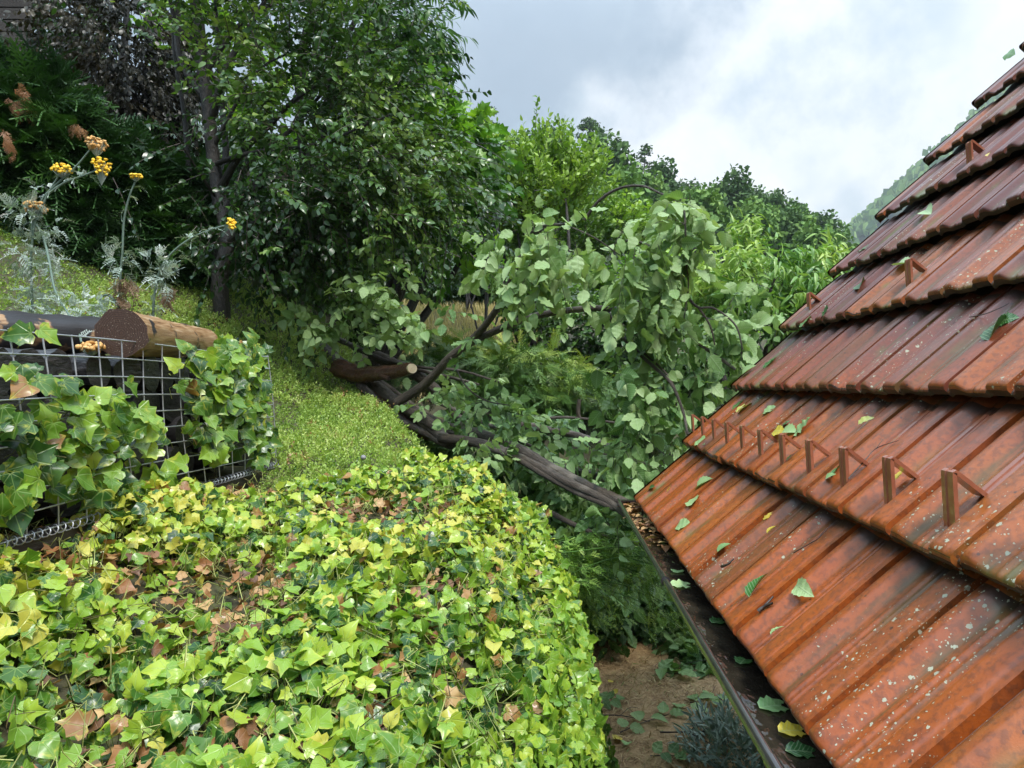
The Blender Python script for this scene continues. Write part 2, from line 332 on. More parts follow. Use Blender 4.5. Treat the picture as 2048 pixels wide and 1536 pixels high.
M['ochre'] = simple('faded_flower', (.45, .20, .03), (.72, .48, .20), 60., .7, .5)
M['bark'] = barkmat('wet_bark', (.018, .013, .009), (.10, .075, .055), (.17, .145, .115), .5)
M['barkred'] = barkmat('red_bark', (.03, .012, .008), (.13, .055, .03), (.08, .04, .03), .3)
M['barkdark'] = barkmat('dark_bark', (.008, .007, .006), (.035, .028, .022), (.05, .042, .035), .5)
M['twig'] = simple('twig', (.02, .014, .01), (.06, .04, .028), 30., .45)
M['cut'] = simple('cut_wood', (.55, .42, .26), (.72, .60, .42), 40., .6, .2)
M['char'] = simple('charred_wood', (.006, .006, .007), (.04, .036, .036), 22., .38, .8, stretch=(1, 1, 3))
M['frame'] = simple('old_timber', (.012, .010, .009), (.055, .042, .032), 12., .55, .6, stretch=(6, 1, 6))
M['wire'] = simple('galvanised_wire', (.42, .44, .47), (.62, .64, .67), 40., .38, .1, metal=.7)
M['gutter'] = simple('gutter_metal', (.05, .046, .046), (.11, .10, .10), 8., .18, .1, metal=.7, coat=.8)
M['hook'] = simple('hook_metal', (.24, .075, .04), (.33, .115, .06), 20., .28, .15, coat=.5)
M['wall'] = simple('render_wall', (.42, .40, .36), (.55, .53, .49), 3., .85, .3)
M['light_stop'] = simple('light_stop_boards', (.012, .009, .007), (.03, .022, .016), 6., .8)
M['stone'] = simple('stone', (.12, .12, .13), (.30, .29, .30), 14., .7, .8)
def logmat():
    m, g = newmat('split_log'); l = g.attr('luv').outputs['Vector']; ob = g.obj(); s = g.n('ShaderNodeSeparateXYZ', {0: l})
    st = g.n('ShaderNodeVectorMath', {0: l, 1: (14., 3., 1.)}, operation='MULTIPLY').outputs[0]; nz = g.noise(st, 2.2, 6, .6)
    side = g.ramp(nz, [(.28, (.07, .035, .015)), (.45, (.26, .14, .06)), (.6, (.40, .27, .15)), (.8, (.50, .42, .31))])
    blk = g.ss(g.m('MULTIPLY_ADD', g.attr('rnd').outputs['Fac'], .26, g.noise(ob, 13., 4)), .62, .68); side = g.mix(blk, side, (.022, .02, .022))
    rad = g.m('POWER', g.m('ADD', g.m('MULTIPLY', s.outputs[0], s.outputs[0]), g.m('MULTIPLY', s.outputs[1], s.outputs[1])), .5)
    rg = g.m('SINE', g.m('MULTIPLY', g.m('ADD', rad, g.m('MULTIPLY', g.noise(l, 3., 2), .12)), 75.)); end = g.mix(g.m('MULTIPLY_ADD', rg, .25, .5), (.022, .013, .009), (.085, .045, .03))
    sp = g.n('ShaderNodeTexVoronoi', {'Vector': ob, 'Scale': 160.}); end = g.mix(g.m('SUBTRACT', 1., g.ss(sp.outputs[0], .1, .22)), end, (.3, .24, .18))
    col = g.mix(g.ss(s.outputs[2], .4, .6), side, end); b = g.n('ShaderNodeBump', {'Strength': .5, 'Distance': .004, 'Height': nz})
    bs = g.n('ShaderNodeBsdfPrincipled', {'Base Color': col, 'Roughness': .4, 'Normal': b.outputs[0]}); g.n('ShaderNodeOutputMaterial', {0: bs.outputs[0]}); return m
M['log'] = logmat()
def tilemat():
    m, g = newmat('clay_tile'); ob = g.obj(); r = g.attr('rnd').outputs['Fac']; l = g.attr('luv').outputs['Vector']; s = g.n('ShaderNodeSeparateXYZ', {0: l}); tt, uu, hh = s.outputs
    big = g.noise(ob, 2.2, 4, .6); mid = g.noise(ob, 9., 5, .6); fine = g.noise(ob, 90., 3, .6)
    low = g.m('SUBTRACT', 1., g.ss(g.m('ADD', uu, g.m('MULTIPLY', big, .7)), .75, 1.35))
    col = g.mix(low, (.095, .024, .019), (.33, .074, .008))
    col = g.mix(g.m('MULTIPLY', g.m('ABSOLUTE', g.m('SUBTRACT', r, .5)), .9), col, (.30, .075, .022))
    col = g.mix(g.m('MULTIPLY', g.ss(r, .78, .95), .6), col, (.10, .05, .022)); col = g.mix(g.m('MULTIPLY', g.ss(r, .28, .08), .5), col, (.40, .115, .012))
    col = g.mix(g.m('MULTIPLY', g.ss(mid, .42, .72), .6), col, (.20, .045, .018))
    col = g.mix(g.m('MULTIPLY', g.ss(fine, .42, .66), .5), col, (.085, .03, .014))
    # dirt and algae held in the troughs, in streaks that run down the slope
    st = g.n('ShaderNodeVectorMath', {0: ob, 1: (1.6, 26., 1.6)}, operation='MULTIPLY').outputs[0]; str_ = g.noise(st, 1.5, 4, .6)
    tro = g.m('SUBTRACT', 1., g.ss(hh, .15, .8)); dm = g.m('MULTIPLY', g.ss(g.m('ADD', str_, g.m('MULTIPLY', g.noise(ob, 3.1, 3), .6)), .78, 1.02), g.m('MULTIPLY_ADD', tro, .7, .25))
    col = g.mix(g.m('MULTIPLY', dm, .85), col, (.075, .06, .02))
    gm = g.m('MULTIPLY', g.ss(g.noise(ob, 4.7, 3), .56, .70), g.m('MULTIPLY', tro, .75)); col = g.mix(gm, col, (.10, .12, .03))
    lap_shade = g.ss(g.m('ADD', g.m('MODULO', uu, .3315), g.m('MULTIPLY', mid, .03)), .305, .336); col = g.mix(g.m('MULTIPLY', lap_shade, .9), col, (.018, .012, .008))  # shade under each course overlap, painted into the tile colour
    jt = g.m('SUBTRACT', 1., g.ss(tt, .012, .04)); col = g.mix(g.m('MULTIPLY', jt, .75), col, (.03, .02, .010))
    # lichen
    clus = g.ss(g.noise(ob, 2.6, 2), .42, .66); vo = g.n('ShaderNodeTexVoronoi', {'Vector': g.n('ShaderNodeVectorMath', {0: ob, 1: g.noise(ob, 60., 2, .5, out=1)}, operation='ADD').outputs[0], 'Scale': 1.})
    def lich(sc, thr):
        wv = g.n('ShaderNodeVectorMath', {0: ob, 1: g.n('ShaderNodeVectorMath', {0: g.noise(ob, 190., 3, .6, out=1), 1: (.008, .008, .008)}, operation='MULTIPLY').outputs[0]}, operation='ADD').outputs[0]
        v = g.n('ShaderNodeTexVoronoi', {'Vector': wv, 'Scale': sc}); c = g.n('ShaderNodeSeparateColor', {0: v.outputs['Color']})
        size = g.m('MULTIPLY', g.ss(c.outputs[0], 1 - thr, 1.), g.m('MULTIPLY_ADD', clus, .34, .02)); return g.m('LESS_THAN', v.outputs['Distance'], size)
    li = g.m('MAXIMUM', lich(85., .35), lich(210., .40)); col = g.mix(g.m('MULTIPLY', li, .8), col, (.42, .45, .33))
    dk = g.n('ShaderNodeTexVoronoi', {'Vector': ob, 'Scale': 75.}); dc = g.n('ShaderNodeSeparateColor', {0: dk.outputs['Color']})
    col = g.mix(g.m('MULTIPLY', g.m('LESS_THAN', dk.outputs['Distance'], g.m('MULTIPLY', g.ss(dc.outputs[1], .9, 1.), .25)), .7), col, (.03, .018, .012))
    # mossy front ends of the rolls (uu carries +10 there)
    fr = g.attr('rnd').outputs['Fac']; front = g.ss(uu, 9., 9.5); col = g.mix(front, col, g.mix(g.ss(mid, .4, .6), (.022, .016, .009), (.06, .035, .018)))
    hgt = g.m('ADD', g.m('MULTIPLY', fine, .5), g.m('ADD', g.m('MULTIPLY', li, 1.2), g.m('MULTIPLY', mid, 1.)))
    b = g.n('ShaderNodeBump', {'Strength': .8, 'Distance': .002, 'Height': hgt})
    ro = g.m('ADD', g.m('MULTIPLY_ADD', mid, .35, .30), g.m('MULTIPLY', g.m('MAXIMUM', li, front), .4))
    coat = g.m('MULTIPLY_ADD', g.ss(big, .35, .65), .28, .08)
    bs = g.n('ShaderNodeBsdfPrincipled', {'Base Color': col, 'Roughness': ro, 'Coat Weight': coat, 'Coat Roughness': .18, 'Specular IOR Level': .38, 'Normal': b.outputs[0]})
    g.n('ShaderNodeOutputMaterial', {0: bs.outputs[0]}); return m
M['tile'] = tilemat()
def soilmat(name, stops, sc=3., rough=.85):
    m, g = newmat(name); ob = g.obj(); a = g.noise(ob, sc, 6, .65); f2 = g.noise(ob, sc * 14, 4, .6); v = g.m('ADD', g.m('MULTIPLY', a, .6), g.m('MULTIPLY', f2, .4))
    col = g.ramp(v, stops); b = g.n('ShaderNodeBump', {'Strength': .8, 'Distance': .02, 'Height': v}); bs = g.n('ShaderNodeBsdfPrincipled', {'Base Color': col, 'Roughness': rough, 'Normal': b.outputs[0]})
    g.n('ShaderNodeOutputMaterial', {0: bs.outputs[0]}); return m
M['soil'] = soilmat('soil', [(.35, (.025, .022, .010)), (.5, (.05, .045, .018)), (.65, (.07, .085, .02))])
M['path'] = soilmat('dry_path', [(.33, (.14, .08, .035)), (.5, (.36, .23, .11)), (.65, (.50, .36, .19))], 5.)
M['meadowsoil'] = soilmat('meadow_soil', [(.35, (.10, .14, .03)), (.5, (.26, .24, .08)), (.65, (.42, .34, .15))], 1.)
M['forestsoil'] = soilmat('forest_floor', [(.35, (.012, .028, .010)), (.65, (.035, .06, .018))], .2)
m, g = newmat('gutter_water'); wn = g.noise(g.n('ShaderNodeVectorMath', {0: g.obj(), 1: (1., .5, 1.)}, operation='MULTIPLY').outputs[0], 22., 3)
b = g.n('ShaderNodeBump', {'Strength': .6, 'Distance': .01, 'Height': wn}); mud = g.ramp(g.noise(g.obj(), 9., 4), [(.35, (.010, .008, .006)), (.65, (.03, .024, .016))])
bs = g.n('ShaderNodeBsdfPrincipled', {'Base Color': mud, 'Roughness': .04, 'Specular IOR Level': .6, 'Normal': b.outputs[0]}); g.n('ShaderNodeOutputMaterial', {0: bs.outputs[0]}); M['water'] = m
# ---------------------------------------------------------------- terrain
XE_Y = np.array([-5, 2.3, 2.85, 3.15, 4.5, 6, 8, 14, 30.]); XE_X = np.array([-.03, -.01, -.04, -.50, -1.2, -1.8, -2.6, -3.8, -6.])
def sst(x): x = np.clip(x, 0, 1); return x * x * (3 - 2 * x)
def Hup(X, Y):
    z = CZ - .70 + .17 * (np.minimum(Y, 9) - 1) + .05 * np.maximum(Y - 9, 0) + .20 * sst((-X - .8) / .35) * np.clip((2.6 - Y) / 1.2, 0, 1)
    q = np.maximum(-X - 1.45, 0) * .55
    return z + np.where(q < 1.1, q, 1.1 + (q - 1.1) * .35)
def Hlow(X, Y): return .075 * np.clip(Y - 4.2, 0, 3.8) + .40 * np.clip(Y - 8, 0, 7.2) + .02 * np.maximum(Y - 15.2, 0)
def H(X, Y):
    X = np.asarray(X, float); Y = np.asarray(Y, float); xe = np.interp(Y, XE_Y, XE_X); wd = np.interp(Y, [2.5, 4, 8], [.20, .5, 1.2])
    return Hlow(X, Y) + (Hup(X, Y) - Hlow(X, Y)) * sst((xe + wd - X) / wd) - .17 * sst((X - xe + .26) / .26) * sst((xe + wd - X) / wd) * np.clip((3.6 - Y) / .6, 0, 1)
def n3(p, s): return np.array([mnoise.noise(Vector((float(q[0]) * s, float(q[1]) * s, float(q[2]) * s))) for q in p])
def grid(xs, ys, zf, name, mat, kind='structure'):
    X, Y = np.meshgrid(xs, ys); Z = zf(X, Y); nx, ny = len(xs), len(ys); i = np.arange(nx * ny).reshape(ny, nx)
    f = np.concatenate([np.stack([i[:-1, :-1], i[:-1, 1:], i[1:, 1:]], -1).reshape(-1, 3), np.stack([i[:-1, :-1], i[1:, 1:], i[1:, :-1]], -1).reshape(-1, 3)])
    o = MB().add(np.stack([X, Y, Z], -1).reshape(-1, 3), f).build(name, mat); return tag(o, kind=kind)
xs = np.unique(np.r_[np.linspace(-14, -4, 30), np.linspace(-4, 1.2, 110), np.linspace(1.2, 14, 30)]); ys = np.unique(np.r_[np.linspace(-4, 8, 130), np.linspace(8, 16.5, 30)])
grid(xs, ys, H, 'ground', M['soil'])
# hills: ridge line as seen, 125 m away, then falling off behind
RU = np.array([-1.2, -.5, -.18, -.14, -.1, 0, .07, .127, .19, .246, .324, .38, .415, .45, .6, .9]); RV = np.array([.42, .42, .36, .37, .345, .32, .315, .27, .25, .255, .235, .205, .18, .14, .05, .0])
def Hhill(X, Y):
    u = X / np.maximum(Y, 5); v = np.interp(u, RU, RV) - .052; z = CZ + v * 125 * np.clip((Y - 16) / 109, 0, 1) ** 1.15 + .75 * (1 - np.clip((Y - 16) / 109, 0, 1))
    z = np.where(Y > 125, CZ + v * 125 - (Y - 125) * .25, z); return np.maximum(z, -3)
yy = np.unique(np.r_[np.linspace(16, 130, 60), np.linspace(130, 300, 12)]); uu = np.linspace(-1.2, .9, 90)
U, Y = np.meshgrid(uu, yy); X = U * Y; Z = Hhill(X, Y); i = np.arange(U.size).reshape(U.shape)
f = np.concatenate([np.stack([i[:-1, :-1], i[:-1, 1:], i[1:, 1:]], -1).reshape(-1, 3), np.stack([i[:-1, :-1], i[1:, 1:], i[1:, :-1]], -1).reshape(-1, 3)])
tag(MB().add(np.stack([X, Y, Z], -1).reshape(-1, 3), f).build('hill', M['forestsoil']), kind='structure')
tag(MB().add([(-990, -50, -3.4), (990, -50, -3.4), (990, 940, -3.4), (-990, 940, -3.4)], [(0, 1, 2), (0, 2, 3)]).build('valley_floor', M['forestsoil']), kind='structure')
# far mountain rising to the right behind the roof
um = np.linspace(.30, 1.1, 120); ym = np.linspace(560, 900, 16); U, Y = np.meshgrid(um, ym)
prof = np.interp(um, [.30, .395, .42, .45, .49, .54, .60, .66, .8, 1.1], [-.02, .175, .205, .225, .262, .305, .36, .42, .56, .66])
Z = CZ + prof[None] * 620 * np.clip((Y - 560) / 70, 0, 1) ** .7; X = U * 620 * (Y / 620) ** .3
Z += np.array([[mnoise.noise(Vector((x * .02, y * .02, 0))) * 7 for x, y in zip(a, b)] for a, b in zip(X, Y)]) * np.clip((Y - 560) / 70, 0, 1)
i = np.arange(U.size).reshape(U.shape); f = np.concatenate([np.stack([i[:-1, :-1], i[:-1, 1:], i[1:, 1:]], -1).reshape(-1, 3), np.stack([i[:-1, :-1], i[1:, 1:], i[1:, :-1]], -1).reshape(-1, 3)])
mtn_pts = np.stack([X, Y, Z], -1)
tag(MB().add(mtn_pts.reshape(-1, 3), f).build('distant_hill', M['forestsoil']), kind='structure')
sel = mtn_pts[:7].reshape(-1, 3); sel = np.repeat(sel, 14, 0) + rng.normal(size=(len(sel) * 14, 3)) * (4, 8, 1.2)
mb = MB(); scatter(mb, QUAD, sel, frames(rng.normal(size=(len(sel), 3)) * .25 + (0, 0, 1), rng.normal(size=(len(sel), 3)) + (0, -1, 0)), rng.uniform(4, 9, len(sel)), rng.random(len(sel)))
tag(mb.build('distant_forest', M['hill']), 'far misty wooded slope rising behind the tiled roof', 'forest', kind='stuff')
# ---------------------------------------------------------------- roof house
Y1 = 3.18; EX = .385; EZ = CZ - .515; UH = np.array((.651, 0, .7591)); NH = np.array((-.7591, 0, .651)); TH = .053; CE = .3315; TW = .205
O0 = np.array((EX, Y1, EZ)) - NH * TH
def roofp(a, u, h): return O0 + np.array((0, -1., 0)) * np.asarray(a)[..., None] + UH * np.asarray(u)[..., None] + NH * np.asarray(h)[..., None]
def sm(x, a, b): return sst((x - a) / (b - a))
def prof_t(t):
    A = sm(t, .04, .13) * (1 - sm(t, .22, .36)); B = sm(t, .62, .72) * (1 - .12 * sm(t, .90, .93))
    ridge = .20 * np.exp(-((t - .46) / .018) ** 2) + .12 * np.exp(-((t - .54) / .012) ** 2); gr = -.16 * np.exp(-((t - .018) / .012) ** 2)
    return np.maximum(A, B * .88) + ridge + gr
house = thing('house', 'house with a steep wet red clay tile roof on the right', 'house', (1.2, 1.2, 0))
tt = np.unique(np.r_[np.linspace(0, 1, 21), .22, .26, .29, .33, .06, .085, .11, .62, .64, .66, .70, .72, .90, .915, .93, .98, .01, .018, .03, .04, .44, .46, .48, .52, .54, .56]); nt = len(tt); pr = prof_t(tt); RH = .0185
us = np.array([-.004, -.004, 0., .006, .016, .04, .1, .18, .26, CE + .03]); mb = MB()
ncol = 21; nrow = 13
for c in range(nrow):
    for k in range(-1, ncol):
        a0 = (k + .385) * TW; jx = rng.normal() * .0018; ju = rng.normal() * .0025; rv = rng.random()
        Hh = np.zeros((len(us), nt)); Us = np.repeat(us[:, None], nt, 1) + ju
        amp = np.array([.35, .6, .82, .95, 1, 1, 1, 1, 1, 1])
        for q in range(len(us)):
            base = TH * (1 - us[q] / CE); Hh[q] = base + RH * pr * amp[q] + jx
        Hh[0] -= .017; Hh[1] -= .005; Hh[2] -= .0015; Hh[-1] = RH * pr * .9 + TH * (-.03 / CE) + .0
        A = np.maximum(np.broadcast_to(a0 + tt * TW * .997, Hh.shape), 0); pts = roofp(A, c * CE + Us, Hh)
        L = np.zeros((*Hh.shape, 3)); L[..., 0] = tt; L[..., 1] = c * CE + Us; L[..., 2] = np.clip(pr, 0, 1); L[:2, :, 1] = 10
        i = np.arange(Hh.size).reshape(Hh.shape)
        f = np.concatenate([np.stack([i[:-1, :-1], i[1:, 1:], i[:-1, 1:]], -1).reshape(-1, 3), np.stack([i[:-1, :-1], i[1:, :-1], i[1:, 1:]], -1).reshape(-1, 3)])
        mb.add(pts.reshape(-1, 3), f[:, ::-1], rv, L.reshape(-1, 3))
        # cut side of the tile, and the underside lip
        for e in ((0, -1) if k == -1 else (-1,)):
            top = pts[:, e]; bot = top - NH * .024; vv = np.vstack([top, bot]); n = len(top)
            mb.add(vv, [x for j in range(n - 1) for x in ((j, j + 1, n + j + 1), (j, n + j + 1, n + j))], rv, np.vstack([np.tile((.5, c * CE + .2, .5), (n, 1)), np.tile((.0, c * CE + .2, .5), (n, 1))]))
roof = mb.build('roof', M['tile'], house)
mb = MB(); aL = ncol * TW
q = roofp(np.array([.015, aL, aL, .015]), np.array([.02, .02, nrow * CE, nrow * CE]), np.array([-.012] * 4)); mb.add(np.vstack([q, q - NH * .025]), [(0, 1, 2), (0, 2, 3), (4, 6, 5), (4, 7, 6), (0, 4, 5), (0, 5, 1), (0, 3, 7), (0, 7, 4)])
mb.build('light_stop_deck', M['light_stop'], house, False)  # dark deck added beneath the tiles to stop light leaking through
top = roofp(0., nrow * CE, 0.); xr = top[0]; zr = top[2]; mb = MB()
xa, xb = EX + .62, 2 * xr - EX - .62; ya, yb = Y1 - .12, Y1 - aL + .12; ze = EZ + .02
v = [(xa, ya, 0), (xb, ya, 0), (xb, ya, ze + .60), (xr, ya, zr - .12), (xa, ya, ze + .60)]; v2 = [(x, yb, z) for x, y, z in v]
mb.add(v + v2, [(0, 1, 2), (0, 2, 4), (4, 2, 3), (5, 7, 6), (5, 9, 7), (9, 8, 7), (0, 4, 9), (0, 9, 5), (1, 6, 7), (1, 7, 2)]); mb.build('wall', M['wall'], house, False)
mb = MB(); q = np.array([(xr, Y1, zr), (2 * xr - EX, Y1, EZ), (2 * xr - EX, Y1 - aL, EZ), (xr, Y1 - aL, zr)]); mb.add(np.vstack([q, q - (0, 0, .05)]), [(0, 1, 2), (0, 2, 3), (4, 6, 5), (4, 7, 6), (0, 4, 5), (0, 5, 1)])
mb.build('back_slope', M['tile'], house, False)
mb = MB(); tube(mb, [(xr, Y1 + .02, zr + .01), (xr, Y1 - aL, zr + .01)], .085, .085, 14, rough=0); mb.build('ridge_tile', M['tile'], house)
# snow hooks
def roofhit(px, py, h=.0):
    d = np.array(((px - CX) / F, 1., (CY - py) / F)); o = np.array((0, 0, CZ)); p0 = O0 + NH * h; s = np.dot(p0 - o, NH) / np.dot(d, NH); p = o + d * s
    return Y1 - p[1], np.dot(p - O0, UH), p
def strip(mb, pts, wd, th):
    pts = np.asarray(pts, float); T = nrm(np.gradient(pts, axis=0)); W = np.array((0, 1., 0)); Nn = nrm(np.cross(T, W)); V = []
    for p, n_ in zip(pts, Nn):
        for sw, sn in ((-1, -1), (-.35, -1), (.35, -1), (1, -1), (1, 1), (.35, 1.), (.3, .4), (-.3, .4), (-.35, 1.), (-1, 1)): V.append(p + W * sw * wd / 2 + n_ * sn * th / 2)
    k = 10; Fc = []
    for i in range(len(pts) - 1):
        for j in range(k): a = i * k + j; b_ = i * k + (j + 1) % k; Fc += [(a, b_, b_ + k), (a, b_ + k, a + k)]
    for b0 in (0, (len(pts) - 1) * k): Fc += [(b0, b0 + j, b0 + j + 1) for j in range(1, k - 1)]
    mb.add(V, Fc)
hook_protos = None
def hook(a, u, big=1.):
    sf = lambda v: TH * (1 - min(max(v - math.floor(u / CE) * CE, 0), CE) / CE)
    A = roofp(a, u, sf(u)); mb = MB(); uc = u + .064 * big; ue = min(u + .25, math.floor(u / CE + 1) * CE + .02)
    Bp = A + np.array((-.005, 0, .084)) * big; Cc = roofp(a, uc, sf(uc) + .003); e = roofp(a, uc + .03, sf(uc + .03) + .004); e2 = roofp(a, ue, sf(ue) + .004)
    d1 = nrm(Bp - A); d2 = nrm(Cc - Bp)
    pts = [A - d1 * .006, A + d1 * .03, Bp - d1 * .010, Bp - d1 * .003 + d2 * .001, Bp + d2 * .003 - d1 * .0005, Bp + d2 * .010, Cc - d2 * .006, Cc + (e - Cc) * .12, e, e2]
    strip(mb, pts, .034, .007); return mb.build('snow_hook', M['hook'], house, False)
hk = [(1390, 868), (1412, 876), (1441, 888), (1471, 895), (1508, 905), (1556, 918), (1614, 935), (1683, 962), (1776, 990), (1896, 1030), (2048, 1075)]
hoff = float(np.mean([roofhit(px, py, .03)[0] - TW * i for i, (px, py) in enumerate(hk[:10])])); print('hoff', hoff, [round(roofhit(px, py, .03)[0] - TW * i, 3) for i, (px, py) in enumerate(hk)])
for i in range(-1, 13):
    if hoff + TW * i < .03: continue
    a = hoff + TW * i; hook(a - .065, CE + .055, 1.08)
for px, py in ((1621, 626), (1777, 588), (2046, 518), (1938, 335), (2047, 130)):
    a, u, p = roofhit(px, py, .03); k = math.floor(a / TW); hook((k + .885) * TW if abs(px - 1621) > 3 else a, u)
# gutter
GX, GZ = .312, CZ - .532; GW = .125; gy0, gy1 = Y1 + .06, Y1 - aL - .05
mb = MB(); an = np.linspace(0, math.pi, 15); V = []
for y in (gy0, gy1):
    for rr in (GW / 2, GW / 2 - .003):
        for a in an: V.append((GX + GW / 2 - math.cos(a) * rr, y, GZ - .004 - math.sin(a) * rr * .95))
n = 15; Fc = []
for s_, fl in ((0, 1), (n, -1)):
    for j in range(n - 1):
        a, b_, c_, d_ = s_ + j, s_ + j + 1, s_ + j + 2 * n, s_ + j + 1 + 2 * n; Fc += [(a, b_, d_), (a, d_, c_)]
mb.add(V, Fc)
gut = mb.build('gutter', M['gutter'], house)
mb = MB(); vtubes(mb, np.array([(GX, gy0 + .002, GZ), (GX, gy1, GZ)]), np.full((1, 2), .0095), 14, cap=True); mb.build('gutter_bead', M['gutter'], gut)
mb = MB(); c0 = (GX + GW / 2, gy0, GZ - .004); V = [c0] + [(GX + GW / 2 - math.cos(a) * GW / 2, gy0, GZ - .004 - math.sin(a) * GW / 2 * .95) for a in an]; V2 = [(x, y + .004, z) for x, y, z in V]
mb.add(V + V2, [(0, j, j + 1) for j in range(1, n)] + [(n + 1, n + 1 + j + 1, n + 1 + j) for j in range(1, n)]); box(mb, (GX + GW / 2, gy0 - .004, GZ + .001), (GW, .022, .006)); mb.build('gutter_end_cap', M['gutter'], gut, False)
for px in ((1327, 1135), (1556, 1458)):
    y = .312 * F / (px[0] - CX); mb = MB(); vtubes(mb, np.array([(GX, y + .03, GZ), (GX, y - .03, GZ)]), np.full((1, 2), .0115), 14, cap=True)
    vtubes(mb, np.array([(GX, y - .031, GZ), (GX, y - .036, GZ)]), np.full((1, 2), .0135), 14, cap=True); mb.build('gutter_sleeve', M['gutter'], gut)
mb = MB(); wz = GZ - .030; mb.add([(GX + .009, gy0 - .003, wz), (GX + .009, gy1, wz), (GX + GW - .009, gy1, wz), (GX + GW - .009, gy0 - .003, wz)], [(0, 1, 2), (0, 2, 3)])
tag(mb.build('water', M['water']), kind='structure')
# ---------------------------------------------------------------- ivy cover on the bank
def ivy_scatter(pos, nrmv, size, rnd, mbL, mbS, stalk=.09, tilt=.65):
    N = len(pos); n_ = nrm(nrmv + rng.normal(size=(N, 3)) * tilt); d = nrm(np.cross(n_, rng.normal(size=(N, 3)))); d = nrm(d + np.array((0, -.25, -.35)))
    scatter_multi(mbL, IVY, pos, frames(d, n_), size, rnd)
    k = rng.random(N) < .75; p1 = pos[k]; p0 = p1 - nrm(nrmv[k] + rng.normal(size=(k.sum(), 3)) * .35) * stalk * rng.uniform(.6, 1.3, (k.sum(), 1)); mid_ = (p0 + p1) / 2 + rng.normal(size=p0.shape) * .008
    vtubes(mbS, np.stack([p0, mid_, p1], 1), np.array([.0012, .001, .0008]), 3, rng.random(k.sum()))
ml, ms = MB(), MB()
def top_z(X, Y): return H(X, Y)
N = 22000; X = rng.uniform(-1.5, .12, N); Y = .62 + 2.75 * rng.random(N) ** .8
xe = np.interp(Y, XE_Y, XE_X); px = CX + X / Y * F
far = 2.62 + .10 * np.sin(X * 7) + np.clip(-X - .75, 0, 1) * -.10 + np.where(X > -.60, .32, 0); k = (X < xe + .13) & (Y < far) & (X > -1.42 + .0 * Y)
X, Y = X[k], Y[k]; N = len(X); nz = n3(np.stack([X, Y, X * 0], 1), 3.2)
thin = (nz < -.02) & (rng.random(N) < .62) & (X < -.30 - .0 * Y); X, Y, nz = X[~thin], Y[~thin], nz[~thin]; N = len(X)
Z = H(X, Y) + .05 + .085 * nz + rng.uniform(-.06, .04, N)
e = 1e-2; nv = np.stack([-(H(X + e, Y) - H(X - e, Y)) / (2 * e), -(H(X, Y + e) - H(X, Y - e)) / (2 * e), np.ones(N)], 1); nv = nrm(nv) + (.12, -.25, .25)
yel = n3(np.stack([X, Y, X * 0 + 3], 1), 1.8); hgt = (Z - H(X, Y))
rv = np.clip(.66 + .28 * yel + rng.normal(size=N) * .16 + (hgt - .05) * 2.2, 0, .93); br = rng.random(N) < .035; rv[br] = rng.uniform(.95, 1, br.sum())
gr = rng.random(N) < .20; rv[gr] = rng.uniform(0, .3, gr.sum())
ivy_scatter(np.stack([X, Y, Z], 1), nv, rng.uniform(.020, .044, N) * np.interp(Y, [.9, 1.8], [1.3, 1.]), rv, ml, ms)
# steep side towards the path, hanging right down
N = 12500; Y = 1.0 + 1.95 * rng.random(N); s_ = rng.random(N); xe = np.interp(Y, XE_Y, XE_X)
X = xe + .0 + .22 * s_ ** .7 + .05 * np.sin(Y * 4 + s_ * 5); Z = CZ - .78 + .17 * (Y - 1) - s_ * 1.15; Z = np.maximum(Z, .02)
nzz = n3(np.stack([X, Y, Z], 1), 3.); X = X + .04 * nzz + rng.uniform(-.05, .02, N)
rv = np.clip(.58 + rng.normal(size=N) * .13 + .12 * nzz - .15 * s_, 0, .9)
ivy_scatter(np.stack([X, Y, Z], 1), np.tile((.85, -.45, .55), (N, 1)), rng.uniform(.022, .044, N), rv, ml, ms, tilt=.5)
# far end of the mound
N = 1500; X = rng.uniform(-.75, -.05, N); Y = 2.95 + rng.uniform(-.1, .12, N) - (X + .6) * .35; Z = H(X, Y - .15) - rng.uniform(0, .5, N) + .02
ivy_scatter(np.stack([X, Y, Z], 1), np.tile((.6, .2, .7), (N, 1)), rng.uniform(.035, .055, N), np.clip(.6 + rng.normal(size=N) * .15, 0, .92), ml, ms)
# vines and straw-coloured stems between the leaves
N = 1500; X = rng.uniform(-1.35, -.05, N); Y = rng.uniform(.9, 2.7, N); p0 = np.stack([X, Y, H(X, Y) + .02 + rng.random(N) * .05], 1); d = rdir(N) * (1, 1, .35) * rng.uniform(.03, .13, (N, 1)); p1 = p0 + d * .5 + rng.normal(size=(N, 3)) * .02; p1[:, 2] += .02
vtubes(ms, np.stack([p0, p0 + d * .25 + rng.normal(size=(N, 3)) * .006, p1, p0 + d * .8 + rng.normal(size=(N, 3)) * .012, p0 + d], 1), np.array([.0014, .0013, .0012, .001, .0008]), 3, np.clip(rng.random(N) * 1.2, 0, 1))
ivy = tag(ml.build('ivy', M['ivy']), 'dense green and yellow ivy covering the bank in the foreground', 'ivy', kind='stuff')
ms.build('stalks', M['stalk'], ivy)
mb = MB(); N = 1700; X = rng.uniform(-1.35, -.2, N); Y = rng.uniform(.85, 2.6, N); k = n3(np.stack([X, Y, X * 0], 1), 3.2) < .02; X, Y = X[k], Y[k]; N = len(X); scatter_multi(mb, IVY, np.stack([X, Y, H(X, Y) + rng.uniform(.01, .06, N)], 1), frames(rdir(N) * (1, 1, .3), rdir(N) * .6 + (0, -.2, .7)), rng.uniform(.02, .045, N), rng.random(N))
mb.build('dead_leaves', M['dead'], ivy)
